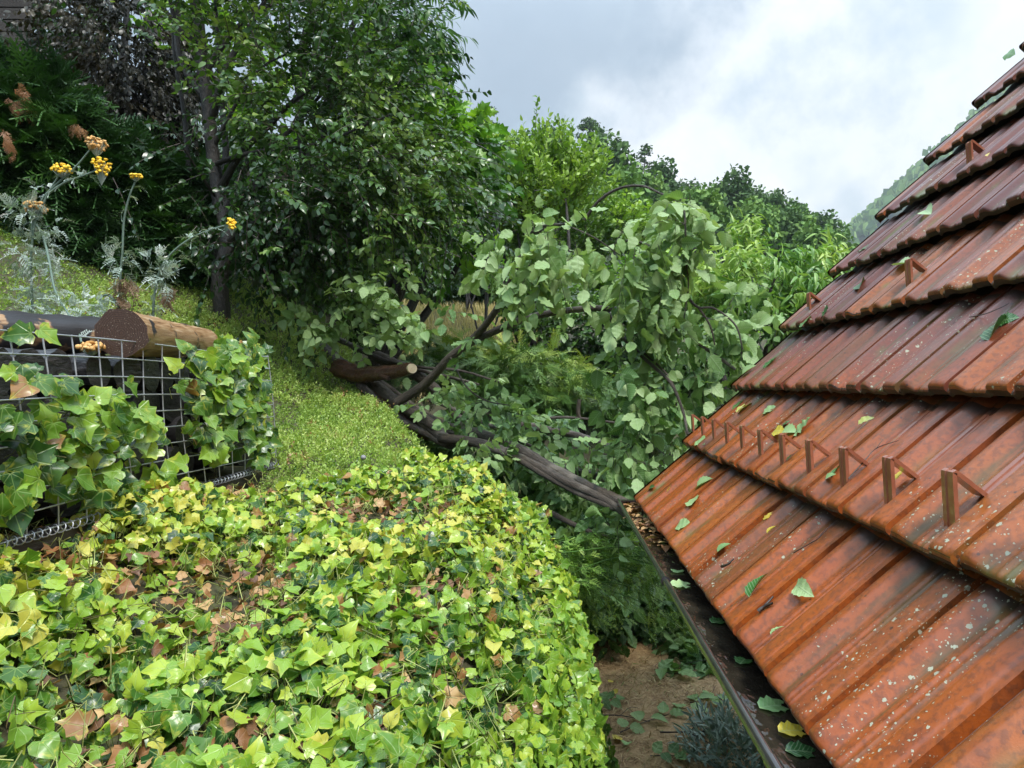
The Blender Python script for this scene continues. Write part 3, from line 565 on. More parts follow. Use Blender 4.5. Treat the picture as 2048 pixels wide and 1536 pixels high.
# ---------------------------------------------------------------- sedum mat on the slope
N = 52000; X = rng.uniform(-4.6, -.3, N); Y = rng.uniform(2.0, 6.4, N); xe = np.interp(Y, XE_Y, XE_X)
k = (X < xe + .15) & ((Y > 2.55) | (X < -1.5)); k &= ~((X > -1.62) & (X < -1.14) & (Y < 3.05)) & (rng.random(N) < np.clip(1.6 - Y * .13, .4, 1)); k &= (X > -.92 * Y + .0)
X, Y = X[k], Y[k]; N = len(X); Z = H(X, Y); nz = n3(np.stack([X, Y, X * 0], 1), 1.5); n4 = n3(np.stack([X, Y, X * 0], 1), 9.)
mb = MB(); d = rng.normal(size=(N, 3)) * (.55, .55, .1) + (.2, -.15, .9)
scatter_multi(mb, SED, np.stack([X, Y, Z + .02 * n4 + .05 * nz], 1), frames(d, rdir(N)), rng.uniform(.030, .062, N), np.clip(.52 + .4 * n4 + .25 * nz + rng.normal(size=N) * .17, 0, 1))
tag(mb.build('sedum', M['sedum']), 'yellow green sedum mat growing on the sloping bank', 'sedum', kind='stuff')
# ---------------------------------------------------------------- dry path below the gutter
mb = MB(); xs = np.linspace(.05, 1.3, 40); ys = np.linspace(1.2, 6.4, 90)
o = grid(xs, ys, lambda X, Y: Hlow(X, Y) + .006 + .012 * np.sin(X * 9) * np.sin(Y * 7) + .008, 'path', M['path'])
N = 16000; X = rng.uniform(.05, 1.1, N); Y = rng.uniform(2.6, 6., N); Z = Hlow(X, Y) + .022; d = rdir(N) * (1, 1, .25) + (0, 0, .12); mb = MB()
scatter_multi(mb, [ovate(4, .06, curl=.4), ovate(4, .045, curl=-.1), ovate(4, .05, curl=.9)], np.stack([X, Y, Z], 1), frames(d, rdir(N) * .4 + (0, 0, 1)), rng.uniform(.02, .06, N), np.clip(rng.normal(size=N) * .22 + .5, 0, 1))
tag(mb.build('dead_grass', M['straw']), 'matted brown dead grass lying on the narrow path', 'grass', kind='stuff')
# ---------------------------------------------------------------- foliage engine
def ell(lst):
    out = []
    for cx, cy, rx, ry, Y, dY, n in lst:
        q = rdir(n) * (rng.random((n, 1)) ** .42); Yq = Y + q[:, 1] * dY
        out.append(np.stack([(cx + q[:, 0] * rx - CX) * Y / F, Yq, CZ + (CY - cy + q[:, 2] * ry) * Y / F], 1))
    return np.concatenate(out)
def clump(p, sc, thr): return p[n3(p, sc) > thr]
def sprigs(ml, mt, Cn, D, L, n, ll, tms, droop=.4, sag=.3, ang=55, rnd=None, tr=.0022, nup=.8, lj=.25, hang=0.):
    N = len(Cn); D = nrm(D); L = L * rng.uniform(.7, 1.25, (N, 1)); s = np.linspace(.12, 1, n)[None, :, None]
    base = Cn[:, None] + D[:, None] * L[:, None] * s; base[..., 2] -= sag * (L * (s[..., 0] ** 2))
    T = np.broadcast_to(D[:, None], base.shape).copy(); T[..., 2] -= 2 * sag * s[..., 0]; T = nrm(T)
    upv = np.zeros((N, 1, 3)); upv[..., 2] = 1; upv = upv + rng.normal(size=(N, 1, 3)) * .35; side = nrm(np.cross(T, upv)); sg = np.where(np.arange(n) % 2, 1., -1.)[None, :, None]
    a = R(ang) * rng.uniform(.6, 1.2, (N, n, 1)); a[:, -1] *= .2
    d = T * np.cos(a) + side * sg * np.sin(a); d[..., 2] -= droop + hang * rng.random((N, n)); d = nrm(d + rng.normal(size=d.shape) * .12)
    nn_ = nrm(upv * nup + rng.normal(size=d.shape) * .5)
    r = np.broadcast_to((rng.random(N) if rnd is None else rnd)[:, None], (N, n)) + rng.normal(size=(N, n)) * .13
    sz = ll * rng.uniform(1 - lj * 1.5, 1 + lj, (N, n))
    pet = base + d * sz[..., None] * .10
    scatter_multi(ml, tms, pet.reshape(-1, 3), frames(d.reshape(-1, 3), nn_.reshape(-1, 3)), sz.ravel(), np.clip(r, 0, 1).ravel())
    if mt is not None:
        sp = np.linspace(0, 1, 4)[None, :, None]; tp = Cn[:, None] + D[:, None] * L[:, None] * sp; tp[..., 2] -= sag * (L * sp[..., 0] ** 2); vtubes(mt, tp, np.array([1, .8, .6, .35]) * tr, 3)
def outdir(p, c, up=.3, j=.6): return nrm(nrm(p - c) + rng.normal(size=p.shape) * j + (0, 0, up))
def limbs(mt, root, targets, r0=.02, r1=.006, sag=.1):
    for t_ in targets:
        m1 = root + (t_ - root) * .5 + rng.normal(size=3) * np.linalg.norm(t_ - root) * .08; m1[2] += sag * np.linalg.norm(t_ - root)
        tube(mt, [root, m1, t_], r0, r1, 6, 5)
def shrub(name, label, cat, ells, leaf, ll, mat, n=8, L=.3, base=None, thr=-.05, csc=2., group=None, tms=None, stems=5, sr=.02, up=.3, droop=.3, sag=.2, tr=.003, bark='barkdark', rn=None, j=.6, nup=.8, hang=0.):
    p = ell(ells); p = clump(p, csc, thr); qx = p[:, 0] / p[:, 1] * F + CX; qy = CY - (p[:, 2] - CZ) / p[:, 1] * F; p = p[~((qx > 760) & (qx < 1000) & (qy > 520) & (qy < 720))] if p[:, 1].mean() < 13.5 else p; c = p.mean(0)
    if base is None: base = np.array((c[0], c[1], 0)); base[2] = gz(c[0], c[1])
    o = thing(name, label, cat, base, group); ml, mt = MB(), MB()
    rr = np.clip(.5 + .9 * n3(p, csc * 1.3) + .25 * (p[:, 2] - c[2]) / (p[:, 2].std() + 1e-6) * .6 + rng.normal(size=len(p)) * .1, 0, 1) if rn is None else rn(p)
    sprigs(ml, mt, p, outdir(p, c, up, j), L, n, ll, tms or leaf, droop=droop, sag=sag, rnd=rr, tr=tr, nup=nup, hang=hang)
    tg = p[rng.choice(len(p), min(stems, len(p)), False)]; tg = c + (tg - c) * .8
    limbs(mt, np.array(base) - (0, 0, .03), tg, sr, sr * .25); ml.build('crown', M[mat], o); mt.build('trunk', M[bark], o); return o
def gz(x, y): return float(H(x, y)) if y < 16 else float(Hhill(np.array(x), np.array(y)))
# ---------------------------------------------------------------- big plum tree, left of centre
tr_ = P(442, 612, 5.0); tree = thing('plum_tree', 'tall dark leafy fruit tree with a slim shiny trunk behind the sedum bank', 'tree', (tr_[0], tr_[1], gz(tr_[0], tr_[1])))
mt = MB(); base = np.array((tr_[0], tr_[1], gz(tr_[0], tr_[1]) - .1))
tube(mt, [base, *PP([(440, 560, 5), (452, 500, 5), (448, 440, 5.05), (434, 385, 5.1), (425, 300, 5.1), (415, 200, 5.1), (402, 90, 5.1), (385, -40, 5.1), (380, -250, 5.1)])], .060, .030, 14, 6, .06, .02)
BR = [([(452, 490, 5), (470, 465, 4.95), (510, 443, 4.9), (570, 438, 4.8), (640, 446, 4.8), (720, 440, 4.7)], .026), ([(450, 435, 5.05), (480, 400, 5), (520, 372, 4.95), (560, 355, 4.9), (640, 350, 4.8), (760, 340, 4.8)], .03),
      ([(434, 385, 5.1), (475, 320, 5), (540, 250, 5), (600, 190, 4.9), (680, 150, 4.9)], .03), ([(422, 240, 5.1), (450, 150, 5), (500, 60, 5), (560, -60, 5)], .032), ([(415, 200, 5.1), (360, 110, 5.1), (345, 20, 5.1), (330, -90, 5)], .028),
      ([(402, 90, 5.1), (360, 60, 5), (320, 10, 5), (250, -60, 5)], .02), ([(430, 330, 5.1), (520, 300, 4.8), (640, 290, 4.6), (780, 230, 4.6)], .02), ([(445, 420, 5.05), (500, 330, 5.3), (600, 240, 5.4), (720, 90, 5.4)], .028),
      ([(410, 150, 5.1), (470, 60, 5.2), (600, -40, 5.3), (700, -200, 5.3)], .026), ([(436, 400, 5.1), (390, 330, 4.8), (340, 250, 4.6)], .012), ([(446, 560, 5.3), (400, 420, 5.5), (375, 330, 5.5), (362, 200, 5.5), (345, 60, 5.5), (335, -80, 5.5)], .03), ([(455, 560, 5.4), (450, 300, 5.6), (440, 150, 5.6), (425, -50, 5.6)], .035), ([(448, 440, 5.05), (500, 380, 5.), (560, 300, 5.), (640, 260, 4.9)], .014), ([(425, 300, 5.1), (480, 190, 5.), (540, 120, 5.), (620, 90, 5.)], .016)]
for pl, r0 in BR: tube(mt, PP(pl), r0, r0 * .3, 8, 5, .05, .02)
mt.build('trunk', M['barkdark'], tree)
p = ell([(560, 250, 150, 150, 5.1, .8, 150), (690, 330, 150, 150, 4.9, .8, 260), (820, 380, 150, 120, 4.9, .7, 230), (640, 430, 170, 90, 4.8, .6, 210), (790, 450, 110, 60, 4.8, .6, 120), (600, 90, 160, 130, 5.1, .8, 150), (720, 180, 120, 120, 5.1, .8, 130),
         (490, 30, 110, 130, 5.2, .8, 90), (430, -60, 120, 90, 5.2, .8, 70), (640, -200, 330, 190, 5.2, 1.1, 420), (330, -300, 200, 120, 5.2, 1., 110), (900, 430, 90, 90, 4.9, .5, 90), (520, 480, 70, 60, 4.7, .4, 40), (650, 540, 100, 40, 4.9, .5, 50), (400, 330, 60, 120, 5.2, .3, 26)])
p = clump(p, 2.3, -.10); qx = p[:, 0] / p[:, 1] * F + CX; qy = CY - (p[:, 2] - CZ) / p[:, 1] * F; p = p[~((qx > 640) & (qy > 455))]; qx = p[:, 0] / p[:, 1] * F + CX; qy = CY - (p[:, 2] - CZ) / p[:, 1] * F; p = p[~((qx > 365) & (qx < 470) & (qy > 60) & (p[:, 1] < 5.2) & (rng.random(len(p)) < .75))]; ml, mt = MB(), MB(); c = P(560, 300, 5.1)
p = np.concatenate([p, p + rng.normal(size=p.shape) * .22]); rr = np.clip(.48 + .7 * n3(p, 1.6) + .10 * (p[:, 2] - 2.5), 0, 1); sprigs(ml, mt, p, outdir(p, c, .1, .7), .27, 12, .050, OVL, droop=.25, sag=.25, rnd=rr, tr=.0035)
ml.build('crown', M['plum'], tree); mt.build('twigs', M['twig'], tree)
# ---------------------------------------------------------------- trees and shrubs further back on the left
shrub('willow', 'narrow-leaved tree with feathery sprays at the crown edge against the sky', 'tree', [(800, 30, 90, 130, 7.2, .7, 330), (740, 130, 90, 110, 7.2, .7, 250), (835, 190, 38, 80, 7.2, .4, 110), (700, -160, 140, 120, 7.2, .8, 300), (790, 120, 70, 90, 7.2, .5, 200)],
      NAR, .13, 'willow', n=10, L=.34, thr=-.22, csc=1.4, base=(P(640, 600, 7.4)[0], 7.4, gz(P(640, 600, 7.4)[0], 7.4)), droop=.5, sag=.35, stems=9, sr=.06)
shrub('maple_tree', 'sunlit bright green maple-leaved tree behind the fruit tree', 'tree', [(900, 330, 75, 90, 6.6, .5, 120), (860, 260, 60, 60, 6.6, .5, 60), (930, 430, 70, 100, 6.6, .5, 110), (880, 450, 80, 50, 6.4, .6, 80), (780, 300, 90, 110, 6.9, .6, 110), (940, 490, 40, 30, 6.4, .3, 25)],
      MAP, .105, 'maple', n=7, L=.3, thr=-.25, csc=1.5, base=(-1.75, 6.7, gz(-1.75, 6.7)), sr=.05, stems=8)
shrub('backlit_bush', 'yellow-green broad-leaved bush glowing under the fruit tree branches', 'shrub', [(540, 500, 70, 70, 7.5, .5, 110), (620, 540, 70, 60, 7.6, .5, 90), (500, 250, 130, 170, 8.5, .6, 160), (400, 130, 110, 130, 8.5, .6, 120), (600, 400, 120, 100, 8.2, .6, 120)],
      MAP, .11, 'maple', n=7, L=.32, thr=-.2, csc=1.2, sr=.03)
shrub('brown_leaved_tree', 'dark brown-leaved tree drooping at the upper left', 'tree', [(210, 100, 120, 120, 7., .7, 420), (260, 220, 90, 120, 7., .6, 330), (130, 170, 90, 90, 6.8, .6, 220), (320, 180, 60, 110, 7.1, .5, 200), (200, -120, 220, 130, 7., .8, 500)],
      OVL, .055, 'brown', n=12, L=.34, thr=-.3, csc=1.3, base=(P(225, 420, 7)[0], 7., gz(-4.3, 7.)), droop=.8, sag=.5, sr=.07, stems=9, nup=.4)
for i, (lab, els) in enumerate([('dense dark evergreen behind the brown-leaved tree, left edge of the photo', [(60, 60, 150, 200, 9.5, .9, 520), (60, -250, 250, 160, 9.5, 1., 420)]),
                                ('dark woodland tree filling the gap beside the slim trunk', [(330, 420, 120, 160, 9., .7, 420), (430, 330, 90, 150, 9.3, .7, 240)]),
                                ('dark woodland tree low behind the fruit tree', [(540, 550, 150, 80, 9.5, .7, 380), (700, 530, 90, 50, 10., .7, 200), (620, 430, 170, 110, 10, .7, 330)]),
                                ('shaded bush hanging over the far end of the fallen trunk', [(560, 640, 90, 60, 7.2, .5, 200), (640, 600, 110, 70, 7.4, .5, 230)])]):
    shrub('woodland_tree', lab, 'tree', els, OVL, .11, 'dark', n=10, L=.4, thr=-.3, csc=1., sr=.06, rn=lambda p: np.clip(.35 + .6 * n3(p, 1.2), 0, 1))
shrub('woodland_tree', 'dark trees in the shade just beyond the golden meadow', 'tree', [(900, 575, 110, 30, 17, .7, 260), (830, 590, 60, 25, 17, .6, 120), (980, 590, 60, 30, 17, .6, 120)], OVL, .16, 'dark', n=10, L=.5, thr=-.4, csc=.8, sr=.06, rn=lambda p: np.clip(.3 + .5 * n3(p, 1.), 0, 1))
# conifer hedge (thuja) on the left bank
def thuja(name, label, cat, ells, mat, fl, nb=None, rn=None, thr=-.4, j=.35, group=None):
    p = ell(ells); p = clump(p, 2.2, thr); c = p.mean(0); base = np.array((c[0], c[1] + .1, gz(c[0], c[1] + .1))); o = thing(name, label, cat, base, group)
    mb = MB(); k = len(p); d = nrm(rng.normal(size=(k, 3)) * j + nrm((p - c) * (1, 1, .5)) * .5 + (.25, -.75, -.05)); nn_ = rng.normal(size=(k, 3)) * .5 + (.1, -.3, .8)
    scatter_multi(mb, FRO, p, frames(d, nn_), fl * rng.uniform(.7, 1.3, k), np.clip(.45 + .5 * n3(p, 2.) + rng.normal(size=k) * .14, 0, .93) if rn is None else rn(p)); mb.build('crown', M[mat], o)
    mt = MB(); limbs(mt, base - (0, 0, .05), c + (p[rng.choice(k, 6, False)] - c) * .6, .035, .008); mt.build('trunk', M['barkdark'], o)
    br_ = p[rng.choice(k, 6, False)]
    return o, p
def thr_rn(p): r = np.clip(.45 + .5 * n3(p, 2.) + rng.normal(size=len(p)) * .16, 0, .93); b = rng.random(len(p)) < .004; r[b] = .98; return r
thuja('thuja', 'large dark conifer with drooping sprays and rusty dead tips at the left edge', 'conifer', [(60, 290, 130, 130, 4.9, .5, 900), (-20, 420, 120, 100, 4.7, .5, 500), (110, 400, 110, 120, 4.9, .4, 800), (40, 190, 80, 60, 5., .4, 250)], 'thuja', .27, rn=thr_rn)
thuja('thuja', 'dark conifer behind the silver flower stalks', 'conifer', [(220, 390, 110, 120, 5.2, .45, 900), (190, 500, 110, 80, 5.0, .4, 600), (300, 480, 80, 110, 5.3, .4, 600)], 'thuja', .26, rn=thr_rn)
thuja('thuja', 'dark conifer left of the slim tree trunk', 'conifer', [(340, 440, 70, 120, 5.6, .4, 500), (380, 530, 60, 80, 5.7, .35, 500), (410, 420, 60, 110, 6., .4, 300)], 'thuja', .26, rn=thr_rn)
mb = MB(); p = np.concatenate([ell([(40, 200, 16, 34, 4.5, .08, 20), (8, 275, 10, 30, 4.3, .05, 9), (150, 250, 20, 10, 4.6, .05, 5)])]); k = len(p)
scatter_multi(mb, FRO, p, frames(rng.normal(size=(k, 3)) * .25 + (.35, -.2, -1.), rdir(k) + (0, -1, .2)), .09, rng.uniform(.96, 1, k)); o = mb.build('dead_spray', M['thuja'])
cn = [x for x in bpy.data.objects if x.name == 'thuja'][0]; o.parent = cn; o.location = -cn.location
# low thuja hedge in the middle
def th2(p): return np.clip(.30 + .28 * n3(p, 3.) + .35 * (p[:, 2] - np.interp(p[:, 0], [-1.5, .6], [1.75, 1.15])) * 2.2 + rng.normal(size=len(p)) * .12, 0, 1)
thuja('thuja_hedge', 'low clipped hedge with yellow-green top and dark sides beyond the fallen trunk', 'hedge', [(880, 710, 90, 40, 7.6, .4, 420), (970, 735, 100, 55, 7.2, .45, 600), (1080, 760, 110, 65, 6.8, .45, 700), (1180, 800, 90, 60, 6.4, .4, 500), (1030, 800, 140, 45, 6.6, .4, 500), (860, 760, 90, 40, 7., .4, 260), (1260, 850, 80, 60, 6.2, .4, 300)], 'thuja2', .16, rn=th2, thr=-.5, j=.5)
# meadow with seeding grass
mb = MB(); N = 16000; X = rng.uniform(-4.2, -.2, N); Y = rng.uniform(10.5, 15.5, N); d = rng.normal(size=(N, 3)) * .22 + (0, 0, 1)
scatter_multi(mb, [ovate(4, .02, curl=.3), ovate(4, .03, curl=.1)], np.stack([X, Y, np.asarray([gz(x, y) for x, y in zip(X, Y)])], 1), frames(d, rdir(N)), rng.uniform(.10, .26, N), np.clip(rng.normal(size=N) * .2 + .7, 0, 1))
tag(mb.build('meadow_grass', M['meadow']), 'golden seeding meadow grass on the rise beyond the hedge', 'grass', kind='stuff')
# shrubs in the middle distance
shrub('dark_bush', 'rounded dark green bush under the arching branch', 'shrub', [(1150, 640, 110, 85, 9.4, .7, 420), (1230, 700, 90, 70, 9.2, .6, 260), (1080, 600, 60, 60, 9.6, .6, 140)], OVL, .085, 'dark', n=9, L=.26, thr=-.3, csc=1.6)
shrub('tall_shrub', 'tall light green shrub with upright leafy shoots against the sky', 'shrub', [(1070, 400, 110, 110, 10.5, .7, 600), (1150, 420, 70, 90, 10.6, .6, 260), (1000, 350, 60, 70, 10.6, .5, 160), (1180, 370, 40, 60, 10.6, .4, 90), (1060, 310, 90, 50, 10.5, .5, 180)], OVL, .085, 'shoot', n=10, L=.34, thr=-.3, csc=1.2, up=1.6, droop=-.2, sag=-.1, sr=.05, stems=10, j=.4)
o = [x for x in bpy.data.objects if x.name == 'tall_shrub'][0]; ml, mt = MB(), MB()
for px, py, h in ((1075, 195, 110), (1118, 232, 80), (1048, 260, 60), (1030, 268, 50), (1003, 262, 50), (1140, 262, 50), (1092, 250, 60), (1018, 285, 40), (1160, 300, 40), (975, 290, 30), (1105, 275, 50)):
    a = P(px + rng.uniform(-8, 8), py + h, 10.5); b_ = P(px, py, 10.5); vtubes(mt, np.linspace(a, b_, 4)[None], np.array([.008, .006, .004, .002]), 4)
    m_ = int(h / 5); tq = np.linspace(.1, 1, m_)[:, None]; pos = a + (b_ - a) * tq; d = rng.normal(size=(m_, 3)) * (.8, .8, .1) + (0, 0, .9); scatter_multi(ml, OVL, pos, frames(d, rdir(m_)), rng.uniform(.07, .11, m_), rng.uniform(.1, .6, m_))
ml.build('shoot_leaves', M['shoot'], o); mt.build('shoots', M['twig'], o)
for lab, els, mat in [('light green bush below the tall shrub', [(1040, 550, 60, 60, 11.5, .6, 200), (1060, 600, 50, 40, 11.5, .5, 110), (1040, 470, 60, 50, 11.5, .5, 120)], 'shoot'),
                      ('bright feathery bush left of the tall shrub', [(960, 350, 60, 60, 12.5, .6, 200), (930, 290, 40, 35, 12.5, .5, 90), (1000, 420, 50, 60, 12.5, .5, 140)], 'shoot'),
                      ('yellow-green bush right of the tall shrub', [(1240, 460, 60, 45, 12, .6, 200), (1190, 480, 70, 50, 12, .6, 180), (1290, 490, 55, 45, 12, .5, 130)], 'shoot'),
                      ('mid green bush behind the right arch of the fallen branches', [(1330, 590, 90, 60, 11, .7, 260), (1430, 640, 90, 50, 10.5, .6, 220), (1250, 590, 70, 50, 11, .5, 140)], 'maple'),
                      ('dark bush in front of the far field', [(960, 530, 60, 40, 15.6, .4, 160), (900, 480, 80, 50, 14, .6, 160)], 'dark'),
                      ('green bush beside the roof edge behind the leaves', [(1500, 700, 90, 70, 9, .6, 260), (1580, 620, 60, 60, 9.5, .5, 160), (1400, 760, 90, 60, 8.5, .5, 220)], 'dark')]:
    shrub('bush', lab, 'shrub', els, OVL, .10, mat, n=8, L=.34, thr=-.35, csc=1.1, up=.6, droop=.0)
shrub('peach_tree', 'peach tree with long curled drooping leaves beside the roof', 'tree', [(1500, 570, 110, 60, 7.2, .7, 150), (1590, 575, 70, 55, 7.2, .5, 110), (1420, 590, 80, 60, 7.2, .6, 100), (1560, 630, 80, 50, 7., .5, 100), (1630, 540, 25, 30, 7.2, .2, 22), (1490, 490, 28, 30, 7.3, .2, 20), (1340, 540, 40, 40, 7.4, .3, 30)], PEACH, .12, 'peach', n=10, L=.27, thr=-.3, csc=1.6, up=.8, droop=.45, sag=.2, hang=.6, sr=.05, stems=10, nup=.5)
# ---------------------------------------------------------------- forest on the hill
def forest_tree(kind):
    mb = MB(); k = 0
    if kind in (0, 1, 2, 5):
        h = (10, 8.5, 11.5, 7)[(0, 1, 2, 5).index(kind)]; rx = (3.6, 3.9, 3., 3.2)[(0, 1, 2, 5).index(kind)]; N = 1500; cs = rdir(26) * rng.uniform(.3, 1, (26, 1)) * (rx * .75, rx * .75, h * .32) + (0, 0, h * .6)
        q = cs[rng.integers(0, 26, N)] + rdir(N) * rng.random((N, 1)) ** .4 * (rx * .42, rx * .42, h * .14); vtubes(mb, np.array([(0, 0, -1.5), (.1, 0, h * .4), (0, .1, h * .8)]), np.array([.22, .16, .06]), 6, mi=1)
        scatter(mb, QUAD, q, frames(rdir(N) * (1, 1, .5) + (0, 0, .3), rdir(N) + (0, 0, .6)), rng.uniform(.28, .62, N), np.clip(.3 + .45 * (q[:, 2] - h * .35) / h + .5 * n3(q, .5) + rng.normal(size=N) * .12, 0, 1))
    elif kind == 3:      # tall open pine
        h = 12; vtubes(mb, np.array([(0, 0, -1.5), (.15, 0, h * .5), (0, 0, h)]), np.array([.2, .14, .04]), 6, mi=1)
        for i in range(34):
            z = h * (.42 + .58 * i / 34); a = rng.uniform(0, 6.28); ln = (2.6 * (1 - (i / 34) ** 1.6) + .4) * rng.uniform(.6, 1.1); e_ = np.array((math.cos(a) * ln, math.sin(a) * ln, z + .25)); vtubes(mb, np.array([(0, 0, z - .1), e_ * (.5, .5, 1), e_]), np.array([.06, .04, .02]), 4, mi=1)
            N = 34; q = np.array((0, 0, z)) + (e_ - (0, 0, z)) * rng.uniform(.45, 1.05, (N, 1)) + rng.normal(size=(N, 3)) * (.28, .28, .12); scatter(mb, QUAD, q, frames(rdir(N) * (1, 1, .4), rdir(N) + (0, 0, 1)), rng.uniform(.18, .4, N), rng.random(N))
    else:                # flat-topped pine
        h = 9; vtubes(mb, np.array([(0, 0, -1.5), (.3, 0, h * .5), (-.1, 0, h * .9)]), np.array([.2, .15, .06]), 6, mi=1)
        for i in range(12):
            a = rng.uniform(0, 6.28); z = h * rng.uniform(.62, 1.); ln = rng.uniform(.6, 3.); e_ = np.array((math.cos(a) * ln, math.sin(a) * ln, z)); vtubes(mb, np.array([(0, 0, z - 1.2), e_ * (.5, .5, 1) - (0, 0, .3), e_]), np.array([.09, .06, .03]), 4, mi=1)
            N = 90; q = e_ + rdir(N) * rng.random((N, 1)) ** .4 * (1.1, 1.1, .42); scatter(mb, QUAD, q, frames(rdir(N) * (1, 1, .4), rdir(N) + (0, 0, 1)), rng.uniform(.18, .42, N), rng.random(N))
    return mb
KN = ['forest_tree', 'forest_tree', 'forest_tree', 'pine_tree', 'pine_tree', 'forest_tree']
KL = ['rounded green tree in the forest on the hillside', 'broad light green tree in the hillside forest', 'tall dark green tree in the hillside forest', 'tall open pine standing out on the ridge line', 'flat-topped pine on the ridge against the grey sky', 'small bushy tree in the hillside forest']
KM = ['hill', 'hill', 'hilldark', 'hilldark', 'hilldark', 'hill']
protos = []; 
def put(kind, X, Y, s, label=None, group='trees of the hillside forest', z=None):
    if kind not in PR:
        o = PR[kind] = forest_tree(kind).build(KN[kind], [M[KM[kind]], M['barkdark']]); 
    else:
        o = PR[kind].copy(); C.objects.link(o)
    o.location = (X, Y, (gz(X, Y) if z is None else z)); o.rotation_euler = (0, 0, rng.uniform(0, 6.28)); o.scale = (s, s, s * rng.uniform(.9, 1.15)); tag(o, label or KL[kind], 'tree', group); return o
PR = {}
for u in np.linspace(-.30, .44, 40):                       # the ridge row
    Y = 121 + rng.uniform(-4, 4); put(int(rng.choice([0, 1, 2, 5])), (u + rng.uniform(-.006, .006)) * Y, Y, rng.uniform(.75, 1.1))
cnt = 0
while cnt < 170:
    Y = 40 + 78 * rng.random() ** .7; u = rng.uniform(-.24, .47)
    put(int(rng.choice([0, 1, 2, 5], p=[.35, .3, .2, .15])), u * Y, Y, rng.uniform(.6, 1.05) * (.55 + .45 * Y / 120)); cnt += 1
for px, py, kind, s, lab in ((1290, 282, 3, 1., 'tall open pine standing alone on the ridge right of the tall shrub'), (968, 228, 4, .75, 'flat-topped pine on the ridge just left of the tall shrub shoots'), (908, 222, 4, .8, 'flat-topped pine on the ridge beside the willow edge'), (1180, 255, 4, .9, 'ragged pine top above the dark trees left of the lone pine')):
    Y = 119.; h = (12, 9)[kind - 3] * s; pt = P(px, py, Y); put(kind, pt[0], Y, s, lab, 'pines on the ridge', z=pt[2] - h)
# nearer dark trees around the ridge shoulder
for px, py, Y, s in ((1200, 290, 70, .8), (1230, 320, 70, .75), (1330, 345, 75, .75), (1160, 330, 62, .6), (1590, 420, 90, .8), (1640, 445, 95, .8), (1540, 400, 92, .75)):
    pt = P(px, py, Y); put(2, pt[0], Y, s, 'dark broad tree on the shoulder of the ridge', 'dark trees on the ridge shoulder', z=pt[2] - 10.5 * s)
# ---------------------------------------------------------------- fallen tree across the slope
ft = thing('fallen_tree', 'uprooted elm lying across the slope with its branches over the gutter', 'tree', P(900, 860, 4.2))
def limb(name, mat, lst, r0, r1, ns=12, cap=False, wob=.012):
    mb = MB(); tube(mb, PP(lst), r0, r1, ns, 9, .05, wob, cap); return mb.build(name, M[mat], ft)
limb('trunk', 'bark', [(505, 592, 6.6), (560, 628, 6.2), (620, 678, 5.8), (670, 720, 5.4), (730, 775, 5.), (800, 820, 4.6), (880, 852, 4.3), (960, 872, 4.1), (1040, 900, 3.9), (1110, 940, 3.7), (1180, 980, 3.45), (1255, 1012, 3.27)], .060, .028, 16, True)
st = limb('broken_limb', 'barkred', [(676, 735, 4.7), (720, 748, 4.6), (750, 746, 4.5), (790, 742, 4.4), (822, 737, 4.3)], .062, .036, 14, True)
mb = MB(); c1 = P(823, 737, 4.29); c2 = P(818, 737, 4.33); vtubes(mb, np.array([c2, c1 + (c1 - c2) * .4]), np.array([[.030, .029]]), 14, cap=True); mb.build('sawn_end', M['cut'], st)
mb = MB(); tube(mb, PP([(745, 745, 4.5), (765, 752, 4.42), (778, 757, 4.38)]), .02, .014, 8, cap=True); mb.build('stub', M['barkred'], st)
for mt_, l_, r0, r1 in [('bark', [(755, 712, 5.2), (830, 748, 5.), (880, 790, 4.8), (930, 850, 4.5)], .045, .03), ('bark', [(730, 760, 4.8), (770, 785, 4.6), (830, 830, 4.4), (870, 862, 4.2), (890, 878, 4.1)], .042, .03),
                        ('barkred', [(738, 795, 4.6), (780, 822, 4.5), (840, 860, 4.4), (940, 880, 4.2)], .055, .045), ('bark', [(700, 740, 4.9), (760, 778, 4.6), (800, 808, 4.4), (850, 840, 4.25), (905, 885, 4.1)], .04, .028),
                        ('bark', [(880, 875, 4.), (980, 890, 3.8), (1060, 925, 3.6), (1140, 968, 3.4), (1215, 1005, 3.25), (1262, 1035, 3.1)], .028, .016), ('bark', [(1090, 930, 4.), (1160, 945, 3.9), (1240, 962, 3.8), (1330, 968, 3.7)], .026, .018),
                        ('bark', [(1095, 1022, 3.6), (1150, 1050, 3.5), (1210, 1075, 3.4), (1290, 1092, 3.35)], .014, .009), ('bark', [(1040, 850, 4.6), (1100, 862, 4.5), (1160, 872, 4.4), (1230, 900, 4.3), (1300, 945, 4.2)], .028, .014),
                        ('bark', [(1010, 862, 4.8), (1090, 838, 4.9), (1170, 838, 5.), (1260, 850, 5.)], .012, .008), ('bark', [(1160, 840, 5.), (1158, 825, 5.), (1161, 800, 5.)], .016, .014),
                        ('bark', [(640, 660, 5.9), (720, 700, 5.3), (800, 730, 5.), (880, 750, 4.9), (960, 770, 4.8)], .024, .008)]:
    limb('branch', mt_, l_, r0, r1, cap=True)
